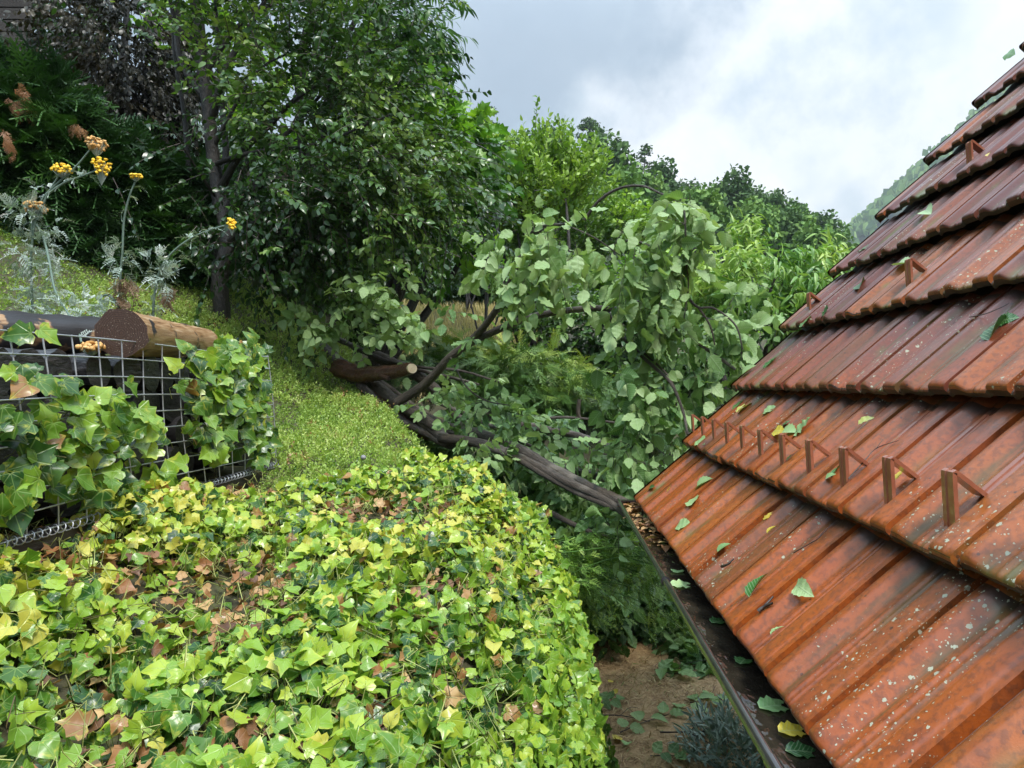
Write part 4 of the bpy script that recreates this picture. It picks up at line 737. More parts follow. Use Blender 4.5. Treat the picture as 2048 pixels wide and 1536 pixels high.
ARCH = [([(795, 805, 4.3), (850, 768, 4.25), (900, 715, 4.15), (930, 690, 4.1), (965, 655, 4.0), (1000, 608, 3.9), (1030, 540, 3.8), (1045, 505, 3.75), (1060, 470, 3.7), (1090, 452, 3.6), (1130, 448, 3.5)], .030, .006),
        ([(930, 690, 4.1), (1000, 657, 4.0), (1080, 630, 3.9), (1170, 617, 3.8), (1240, 620, 3.75), (1290, 628, 3.7), (1340, 655, 3.7), (1400, 690, 3.7), (1470, 740, 3.7)], .022, .008),
        ([(1170, 440, 3.9), (1200, 400, 3.85), (1240, 376, 3.8), (1285, 372, 3.75), (1325, 388, 3.7), (1365, 400, 3.6)], .009, .005), ([(1365, 400, 3.6), (1370, 450, 3.5), (1372, 520, 3.5), (1377, 570, 3.5), (1368, 640, 3.5)], .006, .003),
        ([(1215, 622, 3.8), (1240, 670, 3.7), (1290, 720, 3.6), (1340, 765, 3.5), (1365, 820, 3.45), (1375, 870, 3.4)], .012, .006), ([(1240, 650, 3.75), (1280, 700, 3.65), (1330, 745, 3.6), (1350, 775, 3.5)], .007, .004),
        ([(1240, 480, 3.9), (1280, 483, 3.8), (1320, 505, 3.7), (1350, 540, 3.6)], .008, .004), ([(1060, 470, 3.7), (1120, 450, 3.6), (1180, 470, 3.5), (1240, 510, 3.5)], .006, .003), ([(1380, 600, 3.6), (1398, 615, 3.6), (1430, 617, 3.6), (1470, 650, 3.6), (1485, 700, 3.6)], .007, .004),
        ([(1398, 615, 3.6), (1420, 650, 3.6), (1430, 690, 3.6)], .006, .004), ([(1240, 590, 3.8), (1285, 610, 3.7), (1315, 650, 3.6), (1335, 680, 3.6)], .005, .003), ([(900, 715, 4.1), (930, 770, 3.9), (970, 800, 3.9), (1020, 810, 3.8)], .005, .003)]
for l_, r0, r1 in [([(690, 725, 5.2), (760, 765, 4.9), (830, 815, 4.7), (900, 850, 4.4), (990, 880, 4.2)], .022, .014), ([(720, 770, 4.6), (800, 838, 4.4), (860, 872, 4.2), (900, 892, 4.0)], .026, .016), ([(860, 800, 4.6), (920, 822, 4.5), (1000, 862, 4.3), (1080, 900, 4.1)], .016, .010), ([(930, 880, 3.9), (1010, 905, 3.7), (1090, 950, 3.5), (1160, 990, 3.35), (1230, 1018, 3.2)], .018, .012), ([(780, 722, 5.), (840, 735, 4.9), (920, 742, 4.8), (1000, 765, 4.7)], .012, .007)]: limb('branch', 'bark', l_, r0, r1, cap=True)
for l_, r0, r1 in ARCH: limb('branch', 'bark', l_, r0, r1, 10, wob=.006)
limb('brace_stick', 'barkdark', [(500, 600, 6.4), (490, 630, 6.3), (484, 660, 6.2)], .016, .012, 6)
mb1, mb2 = MB(), MB()
def FL(lst, n, L, ll, tm=ELM, hang=.4, droop=.25, rnd=(.78, .16), thr=-.3, nup=.3, j=.6, ml=mb1, mt=mb2, dirv=(0, -.15, -.45), sh=25, dens=.5):
    ll *= .88; n += 1; dens *= 1.1; p = ell([(cx, cy - sh, rx * .9, ry * .85, Y, dY, max(2, int(n * dens))) for cx, cy, rx, ry, Y, dY, n in lst]); p = clump(p, 3.2, thr); k = len(p); D = nrm(rng.normal(size=(k, 3)) * j + dirv)
    sprigs(ml, mt, p, D, L, n, ll, tm, droop=droop, sag=.3, rnd=np.clip(rng.normal(size=k) * rnd[1] + rnd[0], 0, 1), tr=.0018, nup=nup, hang=hang, ang=60)
FL([(1010, 560, 55, 70, 3.7, .2, 22), (1080, 520, 70, 60, 3.6, .22, 34), (1170, 510, 80, 55, 3.55, .22, 36), (1160, 560, 80, 30, 3.6, .2, 12), (1080, 570, 60, 30, 3.6, .15, 10), (1240, 560, 60, 60, 3.6, .2, 26), (1045, 590, 40, 30, 3.5, .1, 6)], 6, .20, .095)
FL([(1350, 420, 70, 30, 3.55, .15, 16), (1370, 470, 80, 50, 3.5, .18, 26), (1300, 540, 70, 60, 3.6, .2, 26), (1390, 550, 50, 50, 3.5, .15, 14), (1320, 620, 60, 50, 3.6, .2, 22), (1270, 470, 30, 30, 3.6, .1, 5)], 6, .20, .10, rnd=(.68, .14))
FL([(1360, 680, 100, 70, 3.7, .25, 34), (1440, 660, 80, 60, 3.8, .25, 24), (1480, 720, 70, 60, 3.9, .2, 20), (1260, 720, 50, 40, 3.6, .15, 8), (1270, 800, 70, 60, 3.6, .2, 24), (1340, 800, 80, 80, 3.7, .25, 34), (1250, 870, 70, 60, 3.5, .2, 22), (1260, 930, 60, 55, 3.45, .15, 20), (1330, 890, 60, 50, 3.6, .2, 20), (1420, 760, 60, 50, 3.8, .2, 18), (1500, 620, 50, 50, 3.9, .2, 12), (1530, 650, 30, 40, 3.9, .1, 6)], 6, .19, .10, rnd=(.55, .2))
FL([(770, 600, 55, 35, 4.5, .25, 26), (720, 640, 70, 40, 4.5, .25, 36), (650, 680, 65, 45, 4.6, .25, 30), (790, 660, 60, 50, 4.4, .2, 34), (740, 545, 45, 22, 4.6, .2, 12), (700, 600, 60, 40, 4.6, .2, 16), (600, 640, 35, 20, 4.8, .15, 8), (760, 700, 70, 20, 4.4, .15, 12)], 7, .22, .085, dirv=(.35, -.15, .1), hang=.35, rnd=(.78, .12))
FL([(880, 790, 70, 35, 4.2, .2, 26), (960, 800, 80, 45, 4.1, .25, 36), (1040, 830, 80, 50, 4.1, .25, 40), (950, 760, 70, 25, 4.3, .2, 16), (1120, 880, 70, 40, 4., .2, 26), (1180, 900, 50, 40, 3.8, .2, 20), (880, 830, 40, 20, 4.1, .1, 10), (940, 905, 60, 14, 3.55, .15, 14), (1010, 905, 50, 14, 3.6, .15, 10)], 6, .16, .068, dirv=(.3, -.2, .0), rnd=(.60, .2), sh=-10, dens=.5)
FL([(1190, 1080, 70, 30, 3.4, .15, 12), (1170, 1010, 70, 30, 3.7, .2, 14), (1240, 1060, 40, 30, 3.3, .1, 6), (960, 700, 30, 40, 4., .15, 7), (910, 650, 25, 30, 4.1, .1, 4), (1120, 990, 60, 30, 3.8, .2, 16), (1040, 960, 60, 24, 4., .2, 12)], 6, .18, .08, dirv=(.3, -.3, -.1), rnd=(.5, .2))
mb1.build('foliage', M['elm'], ft); mb2.build('twigs', M['twig'], ft)
# dark fallen foliage heaped between bank and house
o = thing('leaf_heap', 'heap of dark broken leafy branches lying below the gutter', 'branches', (.35, 4.8, Hlow(0, 4.8))); ml, mt = MB(), MB()
pts = ell([(1200, 1150, 130, 90, 4.4, .4, 110), (1300, 1240, 110, 90, 4.6, .4, 100), (1350, 1160, 120, 90, 4.6, .4, 80), (1420, 1280, 90, 60, 4.4, .35, 60), (1180, 1060, 90, 60, 4.6, .4, 80), (1250, 990, 120, 60, 4.9, .4, 90), (1400, 1320, 90, 40, 4.2, .3, 46), (1120, 960, 110, 50, 5., .4, 80), (1460, 1390, 60, 50, 3.9, .2, 30), (1380, 1000, 150, 120, 5., .4, 110), (1190, 1250, 50, 60, 4.6, .2, 36), (900, 880, 90, 40, 4.7, .3, 60), (1000, 920, 90, 50, 4.5, .3, 80), (1090, 990, 60, 60, 4.2, .3, 60), (800, 830, 60, 30, 5., .2, 30), (1000, 860, 160, 40, 5.2, .3, 90)])
pts[:, 2] = np.maximum(pts[:, 2], Hlow(pts[:, 0], pts[:, 1]) + .05); pts = pts[(pts[:, 0] > .10) | (pts[:, 1] > 3.6)]
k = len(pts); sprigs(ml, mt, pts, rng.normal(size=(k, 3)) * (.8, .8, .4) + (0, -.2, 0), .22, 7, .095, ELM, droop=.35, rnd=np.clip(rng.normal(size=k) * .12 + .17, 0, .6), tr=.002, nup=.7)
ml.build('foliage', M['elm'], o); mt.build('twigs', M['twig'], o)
# ---------------------------------------------------------------- wire basket of logs
WX = -1.2; y0, y1 = 1.2, WX * F / (536 - CX); zt = CZ + .1 * 1.2 * .98; zb = CZ - .282 * 1.2; 
gb = thing('wire_basket', 'galvanised wire mesh basket full of charred logs, overgrown with ivy', 'wire basket', (WX, 2.2, zb))
mb = MB(); ny_ = int((y1 - y0) / .1033) + 1; nz_ = 10; ywv = y1 - np.arange(ny_) * .1033
zz = np.linspace(zb, zt, nz_)
def bow(y, z): return WX + .012 * math.sin(y * 5) * math.sin((z - zb) * 7) + .03 * (1 - (z - zb) / (zt - zb))
for z in zz: ysx = np.linspace(y0, y1, 24); tp = np.array([(bow(y, z) + .003, y, z + .004 * math.sin(y * 4)) for y in ysx]); vtubes(mb, tp, np.full((1, 24), .0021), 5)
for y in ywv: tp = np.array([(bow(y, z), y + .012 * (1 - (z - zb) / (zt - zb)), z) for z in np.linspace(zb - .006, zt + .006, 10)]); vtubes(mb, tp, np.full((1, 10), .0021), 5)
mb.build('front_panel', M['wire'], gb)
mb = MB(); th = np.linspace(0, 2 * math.pi * (y1 - y0) / .026, int((y1 - y0) / .026 * 10)); tp = np.stack([WX + .034 + .011 * np.cos(th), y0 + th / (2 * math.pi) * .026, zb - .004 + .011 * np.sin(th)], 1); vtubes(mb, tp, np.full((1, len(tp)), .0017), 4); mb.build('lacing_spiral', M['wire'], gb)
mb = MB()
for y in ywv[::2]: vtubes(mb, np.array([(WX, y, zt), (WX - .55, y, zt)]), np.full((1, 2), .0018), 4)
mb2_ = MB(); vtubes(mb2_, np.array([(WX, y1, zt), (WX - .5, y1, zt)]), np.full((1, 2), .002), 4)
for z in zz: vtubes(mb2_, np.array([(WX, y1, z), (WX - .5, y1, z)]), np.full((1, 2), .0018), 4)
mb2_.build('end_panel', M['wire'], gb)
fr = thing('timber_frame', 'dark weathered timber rail and post under the wire basket', 'wooden frame', (WX, 2.8, zb - .2))
mb = MB(); box(mb, (WX - .02, (y0 + y1) / 2 + .02, zb - .055), (.09, y1 - y0 + .06, .075)); mb.build('rail', M['frame'], fr, False)
for y in (y1 - .12,): mb = MB(); box(mb, (WX - .0, y, zb - .19), (.07, .07, .2)); mb.build('post', M['frame'], fr, False)
def log_obj(label, a, b_, r0, r1, mat, group=None, rnd=0.):
    mb = MB(); a = np.array(a); b_ = np.array(b_); m_ = 14; pts = np.linspace(a, b_, m_); rr = np.linspace(r0, r1, m_)[None] * (1 + .03 * rng.normal(size=(1, m_))); vtubes(mb, pts, rr, 22, rnd, True, .035); o = mb.build('log', M[mat]); return tag(o, label, 'log', group)
log_obj('pale brown log with a dark sawn end lying on top of the wire basket', P(243, 666, 2.04), P(410, 688, 3.0), .066, .060, 'log', rnd=.0)
log_obj('blackened log with an orange streak on top of the basket at the left edge', P(-260, 655, 1.62), P(200, 672, 2.3), .056, .06, 'log', rnd=1.)
gl = 'charred black logs stacked in the basket'
for row in range(4):
    z = zb + .055 + row * .105; y = 1.35 + (row % 2) * .07
    while y < y1 - .08:
        r = rng.uniform(.05, .066); xq = WX - .05 - rng.uniform(0, .06) - (.02 if row == 3 else 0)
        log_obj('charred black log end among others behind the wire mesh', (xq, y, z + rng.uniform(-.01, .01)), (xq - .42, y + rng.uniform(-.08, .08), z + rng.uniform(-.01, .02)), r, r * .9, 'char', gl); y += r * 2 + rng.uniform(.0, .03)
# ivy climbing over the mesh
ml, ms = MB(), MB(); po = []
for cx, cy, rx, ry, n in ((60, 850, 70, 60, 26), (40, 740, 50, 40, 10), (160, 830, 90, 50, 34), (210, 880, 90, 60, 44), (80, 930, 90, 60, 34), (180, 960, 110, 50, 40), (260, 800, 45, 40, 18), (300, 870, 60, 60, 26), (330, 960, 90, 40, 36), (400, 770, 60, 60, 40), (470, 790, 60, 90, 80), (450, 710, 60, 40, 44), (510, 850, 40, 70, 40), (440, 870, 70, 40, 60), (500, 760, 50, 80, 90), (520, 880, 30, 50, 50), (375, 720, 30, 30, 8), (70, 665, 20, 14, 4), (20, 1010, 60, 40, 24), (130, 760, 40, 20, 8)):
    n = int(n * .6); q = rdir(n)[:, :2] * rng.random((n, 1)) ** .5; px = cx + q[:, 0] * rx; py = cy + q[:, 1] * ry; off = rng.uniform(.01, .08, n); Yq = (-WX - off) * F / np.maximum(CX - px, 200); po.append(np.stack([WX + off, Yq, CZ + (CY - py) * Yq / F], 1))
q = rng.random((110, 3)); po.append(np.stack([WX - .02 - q[:, 0] * .28, y1 + q[:, 1] * .07, zb + .05 + q[:, 2] * (zt - zb + .03)], 1)); po = np.concatenate(po); N = len(po)
rv = np.clip(.42 + rng.normal(size=N) * .2, 0, .93); br = rng.random(N) < .02; rv[br] = .97
ivy_scatter(po, np.tile((.9, -.6, .5), (N, 1)), rng.uniform(.040, .070, N), rv, ml, ms, stalk=.08, tilt=.4)
o = thing('ivy_plant', 'ivy climbing over the wire mesh basket', 'ivy', (WX, 2.2, zb - .2)); ml.build('leaves', M['ivy'], o); ms.build('stems', M['stalk'], o)
# ---------------------------------------------------------------- silver ragwort plants
def ragwort(label, stems, heads, clumps, base, dead=()):
    b0 = P(*base); o = thing('silver_ragwort', label, 'flower', b0); ms, ml = MB(), MB()
    for s_ in stems:
        p = tube(ms, PP(s_), .0048, .003, 6, 5, .05); k = max(4, len(p) // 2); ii = rng.integers(1, len(p) - 1, k)
        scatter_multi(ml, FEA, p[ii], frames(rdir(k) * (1, 1, .5) + (.2, -.2, .1), rdir(k) * .5 + (0, 0, 1)), rng.uniform(.02, .05, k), rng.uniform(.3, .85, k))
    for px, py, Y, rp, n in clumps:
        c = P(px, py, Y); rm = rp * Y / F; q = rdir(n) * rng.random((n, 1)) ** .5 * rm; scatter_multi(ml, FEA, c + q, frames(q / rm + rng.normal(size=(n, 3)) * .5 + (0, 0, .2), rdir(n) * .6 + (0, 0, 1)), rng.uniform(.035, .065, n), rng.uniform(.3, .88, n))
    for px, py, Y, rp, n in dead:
        c = P(px, py, Y); rm = rp * Y / F; q = rdir(n) * rng.random((n, 1)) ** .5 * rm; scatter_multi(ml, FEA, c + q, frames(rng.normal(size=(n, 3)) * .3 + (0, 0, -1), rdir(n)), rng.uniform(.05, .08, n), rng.uniform(.88, 1, n))
    ms.build('stem', M['silver'], o); ml.build('leaves', M['silver'], o)
    for px, py, Y, wpx, hpx, mt_ in heads:
        mb, mh = MB(), MB(); c = P(px, py, Y); n = int(wpx * 1.3) + 8; rm = wpx * Y / F / 2; rz = hpx * Y / F / 2; q = rdir(n) * rng.random((n, 1)) ** .33 * (rm, rm, rz)
        for k in range(n):
            r = rng.uniform(.0045, .007); u_ = rng.uniform(0, 6.28); s2 = 6; ring = [(math.cos(a) * r, math.sin(a) * r, 0) for a in np.linspace(0, 2 * math.pi, s2, False)]; V = np.array([(0, 0, -r)] + [(x * .9, y * .9, -r * .3) for x, y, z in ring] + [(x * 1.15, y * 1.15, r * .5) for x, y, z in ring] + [(0, 0, r * .75)])
            Fc = [(0, 1 + (j + 1) % s2, 1 + j) for j in range(s2)] + [x for j in range(s2) for x in ((1 + j, 1 + (j + 1) % s2, 1 + s2 + (j + 1) % s2), (1 + j, 1 + s2 + (j + 1) % s2, 1 + s2 + j))] + [(1 + s2 + j, 1 + s2 + (j + 1) % s2, 1 + 2 * s2) for j in range(s2)]
            Rm = frames(rdir(1), nrm(q[k:k + 1] + (0, 0, rz)))[0]; mb.add(V @ Rm.T + c + q[k], Fc, rng.random())
        foot = c - (0, 0, rz * 1.8); vtubes(mh, np.stack([np.repeat(foot[None], n, 0), foot + (q + c - foot) * .6 + (0, 0, -.003), q + c], 1), np.array([.0012, .001, .0008]), 3, .6)
        h_ = mb.build('flower_head', M[mt_], o); mh.build('flower_stalks', M['silver'], h_)
Yr = 2.7
ragwort('tall silver ragwort with several yellow-orange flower heads leaning right, leftmost plant', [[(66, 640, Yr), (64, 600, Yr), (62, 520, Yr), (68, 455, Yr), (80, 410, Yr), (95, 385, Yr), (150, 335, Yr), (180, 300, Yr)], [(95, 388, Yr), (130, 365, Yr), (165, 352, Yr), (190, 342, Yr)], [(75, 440, Yr), (92, 395, Yr), (115, 355, Yr)], [(62, 470, Yr), (66, 440, Yr), (70, 425, Yr)],
         [(62, 435, Yr), (85, 470, Yr), (98, 520, 2.6), (110, 580, 2.5), (135, 625, 2.4), (155, 660, 2.2), (163, 685, 2.05)]],
        [(193, 287, Yr, 42, 30, 'ochre'), (203, 333, Yr, 34, 42, 'yellow'), (124, 338, Yr, 36, 20, 'yellow'), (71, 415, Yr, 40, 26, 'ochre'), (182, 694, 2.0, 44, 20, 'ochre')],
        [(60, 500, Yr, 38, 60), (95, 545, Yr, 40, 46), (50, 430, Yr, 28, 34), (100, 450, Yr, 22, 14), (95, 630, Yr, 45, 70), (150, 620, 2.6, 40, 46), (60, 600, Yr, 36, 30), (80, 380, Yr, 14, 8)], (66, 650, Yr))
ragwort('slim upright silver ragwort with a single small yellow head, middle plant', [[(238, 650, Yr), (238, 600, Yr), (241, 550, Yr), (245, 500, Yr), (248, 440, Yr), (258, 395, Yr), (270, 364, Yr)], [(238, 610, Yr), (215, 590, Yr), (200, 600, Yr), (205, 625, 2.6)]], [(272, 353, Yr, 24, 11, 'yellow')],
        [(240, 525, Yr, 20, 12), (262, 535, Yr, 14, 5), (222, 520, Yr, 12, 4), (200, 610, 2.6, 26, 22), (190, 645, 2.5, 26, 20), (244, 490, Yr, 12, 5)], (238, 655, Yr), [(247, 560, Yr, 18, 24), (245, 590, Yr, 10, 8)])
ragwort('silver ragwort leaning right with one bright yellow head in front of the slim trunk', [[(306, 640, Yr), (308, 600, Yr), (315, 560, Yr), (325, 530, Yr), (350, 500, Yr), (385, 475, Yr), (420, 460, Yr), (450, 451, Yr)]], [(464, 448, Yr, 16, 26, 'yellow')],
        [(330, 555, Yr, 24, 30), (315, 530, Yr, 18, 10), (310, 620, Yr, 16, 12), (340, 520, Yr, 12, 5), (390, 480, Yr, 8, 4), (300, 520, Yr, 10, 4)], (306, 645, Yr), [(340, 580, Yr, 14, 12)])
# ---------------------------------------------------------------- weed, silver shrub and loose twigs by the path
o = thing('weed_plant', 'leaning feathery green weed with small yellow buds between ivy and gutter', 'plant', P(1120, 1180, 3.4)); ms, ml, mf = MB(), MB(), MB()
for i in range(34):
    a = P(rng.uniform(1060, 1130), rng.uniform(1080, 1180), rng.uniform(3.1, 3.5)); e_ = P(rng.uniform(1180, 1420), rng.uniform(1100, 1330), rng.uniform(3.1, 3.7)); m_ = (a + e_) / 2 + (0, 0, .08); p = tube(ms, [a, m_, e_], .003, .0012, 4, 8, 0)
    k = 26; ii = rng.integers(1, len(p), k); scatter_multi(ml, FEA, p[ii] + rng.normal(size=(k, 3)) * .01, frames(rdir(k) + nrm(e_ - a), rdir(k) * .7 + (0, 0, 1)), rng.uniform(.035, .075, k), np.clip(rng.normal(size=k) * .2 + .55, 0, 1))
    if i % 2: q = p[-1] + rng.normal(size=(12, 3)) * .025; scatter_multi(ml, OVL, q, frames(rdir(12), rdir(12)), .016, rng.uniform(.9, 1, 12))  # yellow buds, kept in the same mesh as the leaves
ms.build('stems', M['weed'], o); ml.build('leaves', M['weed'], o)
shrub('low_bush', 'low narrow-leaved grey-green bush beneath the gutter at the bottom edge', 'plant', [(1480, 1530, 90, 50, 3.0, .25, 150), (1560, 1560, 60, 40, 2.8, .2, 60)], NAR, .05, 'silver', n=14, L=.12, thr=-.5, up=1., droop=-.4, sag=0., sr=.004, tr=.001, base=P(1500, 1600, 2.75), bark='twig', rn=lambda p: rng.uniform(0, .35, len(p)))
def lsprig(label, pts, ll, n, rnd=.5):
    p = PP(pts); p[:, 2] = Hlow(p[:, 0], p[:, 1]) + .03; o = thing('leafy_twig', label, 'twig', p[0]); mt, ml = MB(), MB(); q = tube(mt, p, .0025, .001, 5, 5, 0); ii = np.linspace(1, len(q) - 1, n).astype(int)
    T = nrm(np.gradient(q, axis=0))[ii]; sd_ = nrm(np.cross(T, (0, 0, 1.))) * np.where(np.arange(n) % 2, 1, -1)[:, None]
    scatter_multi(ml, ELM, q[ii] + (0, 0, .012), frames(T * .6 + sd_ + rng.normal(size=(n, 3)) * .15, np.tile((0, -.35, 1.), (n, 1)) + rng.normal(size=(n, 3)) * .2), rng.uniform(.8, 1.1, n) * ll, np.clip(rnd + rng.normal(size=n) * .1, 0, 1)); ml.build('leaf_cluster', M['elm'], o); mt.build('stem', M['twig'], o)
lsprig('leafy elm twig lying across the middle of the dry path', [(1240, 1478, 3.2), (1290, 1460, 3.3), (1350, 1430, 3.4), (1400, 1425, 3.5)], .095, 9, .75)
lsprig('elm twig with five leaves just below the leaf heap on the path', [(1310, 1330, 3.9), (1350, 1340, 3.85), (1390, 1330, 3.9)], .12, 6, .5)
lsprig('short leafy twig beside the gutter above the low bush', [(1380, 1420, 3.5), (1420, 1400, 3.55), (1440, 1420, 3.5)], .09, 6, .6)
lsprig('few broken leaves at the very bottom edge of the path', [(1300, 1540, 3.0), (1340, 1532, 3.0), (1370, 1535, 3.0)], .07, 5, .3)
lsprig('leafy twig at the foot of the ivy wall', [(1195, 1400, 3.5), (1215, 1410, 3.5), (1235, 1405, 3.5)], .07, 5, .45)
for lab, pts in (('bare brown twig crossing the path towards the low bush', [(1320, 1475, 3.2), (1380, 1470, 3.2), (1440, 1475, 3.2), (1480, 1450, 3.25)]), ('forked bare twig near the bottom of the path', [(1370, 1460, 3.2), (1395, 1490, 3.15), (1430, 1515, 3.05)]), ('straight bare twig near the ivy foot on the path', [(1190, 1442, 3.35), (1240, 1440, 3.35), (1300, 1446, 3.3)])):
    p = PP(pts); p[:, 2] = Hlow(p[:, 0], p[:, 1]) + .035; mb = MB(); tube(mb, p, .004, .0015, 5, 6, .05, .01); tube(mb, [p[1], p[1] + (.05, .04, .02), p[1] + (.09, .05, .015)], .002, .001, 4, 4, 0); tag(mb.build('bare_twig', M['twig']), lab, 'twig')
def ground_leaf(label, px, py, s, r):
    d = np.array(((px - CX) / F, 1., (CY - py) / F)); sc = (CZ - .04) / -d[2] if d[2] < 0 else 4; p = np.array((0, 0, CZ)) + d * sc; mb = MB(); scatter(mb, ELM[rng.integers(0, 4)], p[None], frames(rdir(1) * (1, 1, .05), np.array([(0, -.3, 1.)])), s, r); tag(mb.build('fallen_leaf', M['elmtop']), label, 'leaf', 'loose leaves on the path')
ground_leaf('small yellow leaf on the path below the weed, upper one', 1232, 1388, .06, .93); ground_leaf('yellow leaf on the path next to the leafy twig, lower one', 1232, 1478, .075, .93); ground_leaf('tiny yellow leaf at the ivy foot under the dark leaf heap', 1218, 1364, .045, .93); ground_leaf('plain green leaf lying right of the lower yellow leaf', 1250, 1490, .07, .6)
# ---------------------------------------------------------------- leaves and twigs on the roof and in the gutter
def roof_leaf(label, px, py, lpx, ang, r, tm=None, off=.0):
    a, u, p = roofhit(px, py, .05 + off); c = u / CE; h = TH * (1 - (u % CE) / CE) + RH * .9 + .004; q = roofp(a, u, h); Yd = q[1]; an_ = R(ang); dpx = np.array((math.cos(an_), math.sin(an_)))
    # direction along the roof plane that shows as this angle in the picture
    b1 = np.array((0, 1., 0)); def_ = lambda v: np.array((F * (v[0] / v[1]), F * ((v[2] - CZ) / v[1]))); e_ = 1e-3; J = np.stack([(def_(q + b1 * e_) - def_(q)) / e_, (def_(q + UH * e_) - def_(q)) / e_], 1); k = np.linalg.solve(J, dpx * lpx)
    v = b1 * k[0] + UH * k[1]; L = min(np.linalg.norm(v) * .9, .085); L = max(L, .03); v = nrm(v); mb = MB(); tm = tm if tm is not None else ELM[rng.integers(0, 5)]
    scatter(mb, tm, (q - v * L / 2)[None], frames(v[None], (NH + rng.normal(size=3) * .12)[None]), L, r); return tag(mb.build('fallen_leaf', M['elmtop']), label, 'leaf', 'loose leaves on the roof')
RL = [(1384, 998, 40, 80, .8, 'pale triangular leaf on the eave course left of the brown curled leaf'), (1402, 960, 60, 35, .75, 'long pale leaf on the eave course near the far corner'), (1370, 1052, 28, 25, .75, 'small green leaf low on the eave course near the gutter'), (1450, 1098, 36, 40, .5, 'half dark half pale leaf in the middle of the eave course'),
      (1520, 1172, 70, 58, .3, 'long dark green curled leaf on the eave course'), (1602, 1176, 30, -40, .8, 'rounded pale leaf on the eave course right of the long dark leaf'), (1562, 1266, 34, 50, .75, 'small pale leaf near the gutter edge below the long dark leaf'), (1340, 980, 18, 40, .95, 'small yellow leaf at the far end of the eave course'),
      (1535, 1052, 26, 45, .95, 'thin yellow leaf beside a dark scrap on the eave course'), (1525, 1020, 30, 60, .99, 'curled brown-red leaf on the upper part of the eave course'), (1307, 978, 12, 30, .2, 'tiny dark leaf at the very corner of the roof'), (1605, 852, 56, 35, .7, 'large serrated pale leaf above the sixth snow hook'),
      (1575, 862, 40, 10, .72, 'pale leaf lying against the large serrated leaf'), (1721, 830, 40, 35, .86, 'lone yellow-green leaf in the middle of the second course'), (1568, 842, 24, 40, .2, 'small dark leaf above the fifth snow hook'), (1585, 917, 18, 60, .1, 'round dark green leaf between two snow hooks'),
      (1800, 952, 36, 60, .95, 'yellow curled leaf caught under a snow hook'), (1533, 812, 36, 35, .7, 'pale leaf just under the third course near the verge'), (1470, 800, 70, 60, .35, 'dark green leaf of a cluster near the verge on the second course'), (1482, 806, 60, 50, .86, 'yellow-edged leaf of the cluster near the verge'),
      (1408, 888, 26, -30, .6, 'little green leaf below the first snow hooks'), (1680, 945, 30, 60, .3, 'dark leaf behind a snow hook, half hidden by it'), (1670, 960, 20, 30, .6, 'small pale leaf at the foot of a snow hook'), (1852, 420, 28, -40, .7, 'pale leaf below the sixth course high on the roof'),
      (1800, 520, 40, 20, .75, 'pale leaf sticking out above the middle upper snow hook'), (1720, 565, 26, 70, .15, 'dark curled leaf below the fifth course near the verge'), (1990, 650, 90, 60, .1, 'large wilted dark leaf on the fourth course at right'), (2005, 632, 50, 20, .2, 'darkest small leaf next to the large wilted leaf'),
      (1540, 722, 50, 55, .3, 'narrow dark leaf on the third course near the verge'), (1500, 742, 40, 40, .75, 'pale leaf at the start of the third course'), (1988, 316, 12, 60, .96, 'tiny orange leaf high on the roof near the top hooks'), (2024, 112, 44, 25, .4, 'green leaf sticking up at the top right corner of the roof'),
      (1660, 628, 22, 60, .15, 'small dark leaf beside the left upper snow hook'), (1620, 648, 40, 60, .4, 'green leaf at the foot of the left upper snow hook'), (1733, 498, 34, 35, .3, 'dull green leaf under the sixth course close to the verge'), (1555, 860, 20, 10, .93, 'pale yellow leaf behind the fifth snow hook')]
for px, py, l_, an_, r, lab in RL: roof_leaf(lab, px, py, l_, an_, r)
def gut_leaf(label, px, py, s, r, an_):
    d = np.array(((px - CX) / F, 1., (CY - py) / F)); sc = (wz + .004 - CZ) / d[2]; p = np.array((0, 0, CZ)) + d * sc; mb = MB(); v = np.array([(math.cos(R(an_)), math.sin(R(an_)), .03)]); scatter(mb, ELM[0], p[None] - v * s * .5, frames(v, np.array([(0, -.1, 1.)])), s, r); tag(mb.build('fallen_leaf', M['elmtop']), label, 'leaf', 'leaves floating in the gutter')
gut_leaf('yellow leaf floating in the gutter near the bottom of the photo', 1592, 1458, .062, .95, 12); gut_leaf('large soaked green leaf in the gutter above the yellow one', 1555, 1408, .075, .5, 20); gut_leaf('pale leaf hanging into the gutter by the first sleeve', 1368, 1168, .085, .8, 10); gut_leaf('green leaf in the gutter near its far end', 1355, 1140, .06, .6, 80)
gut_leaf('dark leaf sunk in the gutter, upper of two', 1440, 1240, .06, .1, 40); gut_leaf('dark leaf sunk in the gutter, lower of two', 1488, 1318, .055, .15, 60); gut_leaf('greyish leaf at the very bottom of the gutter', 1610, 1500, .06, .05, 0)
mb = MB(); N = 120; X = rng.uniform(GX + .012, GX + GW - .02, N); Y = 3.2 - .8 * rng.random(N) ** 1.6; scatter_multi(mb, ELM, np.stack([X, Y, np.full(N, wz + .006) + rng.random(N) * .02], 1), frames(rdir(N) * (1, 1, .2), rdir(N) * .4 + (0, 0, 1)), rng.uniform(.015, .05, N), rng.random(N))
tag(mb.build('leaf_litter', M['dead']), 'brown and green leaf litter clogging the far end of the gutter', 'leaf litter', kind='stuff')
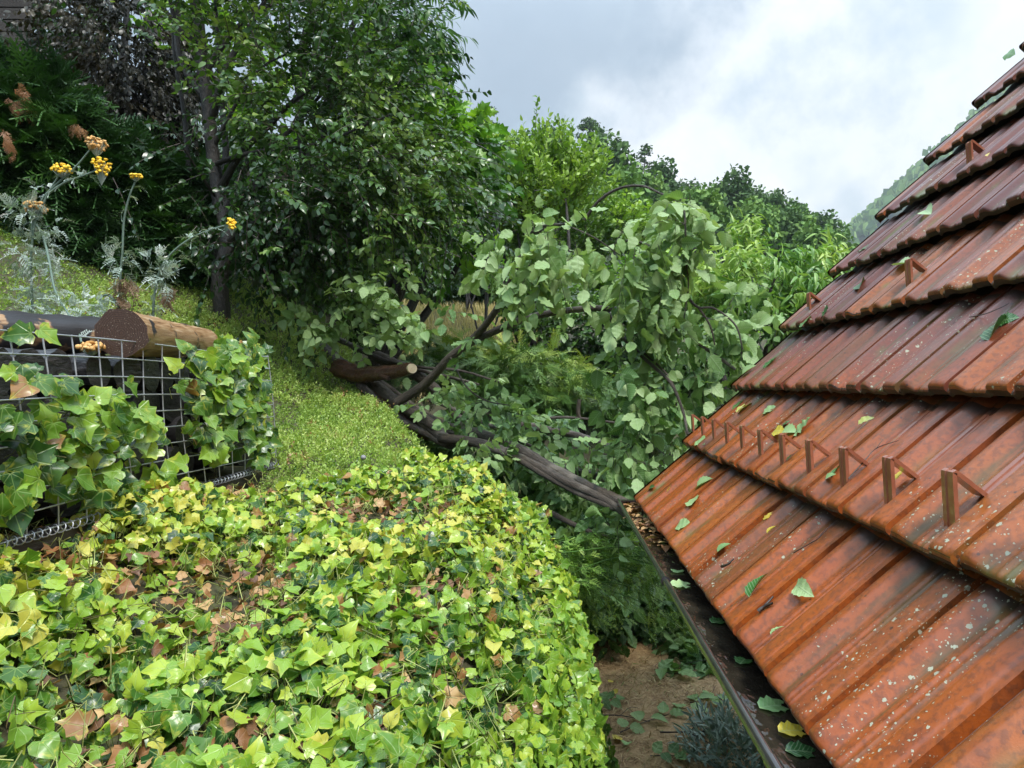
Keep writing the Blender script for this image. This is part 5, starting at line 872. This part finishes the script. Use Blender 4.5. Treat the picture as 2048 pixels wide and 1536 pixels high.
def roof_twig(label, pl, r=.0014):
    pts = []
    for px, py in pl: a, u, p = roofhit(px, py, .06); pts.append(roofp(a, u, TH * (1 - (u % CE) / CE) + RH + .004))
    mb = MB(); tube(mb, pts, r, r * .5, 5, 5, .1); m_ = pts[len(pts) // 2]; tube(mb, [m_, m_ + nrm(pts[-1] - pts[0]) * .03 + (0, .02, 0)], r * .7, r * .4, 4, 3); tag(mb.build('bare_twig', M['twig']), label, 'twig')
roof_twig('thin forked twig on the eave course below the snow hooks', [(1575, 1095), (1600, 1075), (1618, 1060), (1640, 1028)]); roof_twig('curved thin twig caught behind a snow hook', [(1700, 960), (1728, 915), (1745, 890), (1785, 871)]); roof_twig('thin twig poking from under the fourth course', [(1925, 622), (1955, 615), (1985, 600), (2000, 590)])
roof_twig('short dark twig scrap near the middle of the eave course', [(1520, 1226), (1530, 1215), (1545, 1206)], .005); roof_twig('dark bark scrap on the eave course above the long leaf', [(1445, 1135), (1455, 1130), (1462, 1125)], .004)
# stones
for lab, px, py, Y, r in (('grey stone at the edge of the sedum mat', 643, 948, 2.62, .030), ('small dark stone lying on the sedum mat', 726, 914, 3.0, .012)):
    X = (px - CX) * Y / F; mb = MB(); th = np.linspace(0, math.pi, 9); ph = np.linspace(0, 2 * math.pi, 14, False); V = np.array([(math.sin(a) * math.cos(b_), math.sin(a) * math.sin(b_), math.cos(a) * .9) for a in th for b_ in ph]) * r; V *= (1 + .25 * n3(V, 40))[:, None]
    Fc = [x for i in range(8) for j in range(14) for x in ((i * 14 + j, (i + 1) * 14 + j, (i + 1) * 14 + (j + 1) % 14), (i * 14 + j, (i + 1) * 14 + (j + 1) % 14, i * 14 + (j + 1) % 14))]; mb.add(V + (X, Y, gz(X, Y) + .05), Fc); tag(mb.build('stone', M['stone']), lab, 'stone')
# dark timber shed at the far upper left
sh = thing('shed', 'black timber shed barely visible at the upper left corner', 'shed', (-6.6, 8.2, gz(-6.6, 8.2)))
mb = MB(); zb_ = gz(-6.6, 8.2)
for i in range(26): box(mb, (-7.3, 8.2, zb_ - .2 + i * .14), (2.6, .04, .125), rnd=rng.random())
mb.build('wall', M['frame'], sh, False); mb = MB(); box(mb, (-6.9, 8.2, zb_ + 3.5), (3.2, 1.2, .12)); mb.build('roof', M['frame'], sh, False)
print('tris', sum(len(o.data.polygons) for o in bpy.data.objects if o.type == 'MESH'))

# ---------------------------------------------------------------- thin damp air
hb = MB(); lo = np.array((-1000., -60., -4.4)); hi = np.array((1000., 950., 470.)); box(hb, (lo + hi) / 2, hi - lo)
hm = bpy.data.materials.new('haze'); hm.use_nodes = True; g = G(hm.node_tree); pv = g.n('ShaderNodeVolumePrincipled', {'Color': (.78, .86, .93, 1), 'Density': .0004, 'Anisotropy': .2}); g.n('ShaderNodeOutputMaterial', {'Volume': pv.outputs[0]})
tag(hb.build('haze', hm, smooth=False), kind='stuff'); S.cycles.volume_bounces = 0
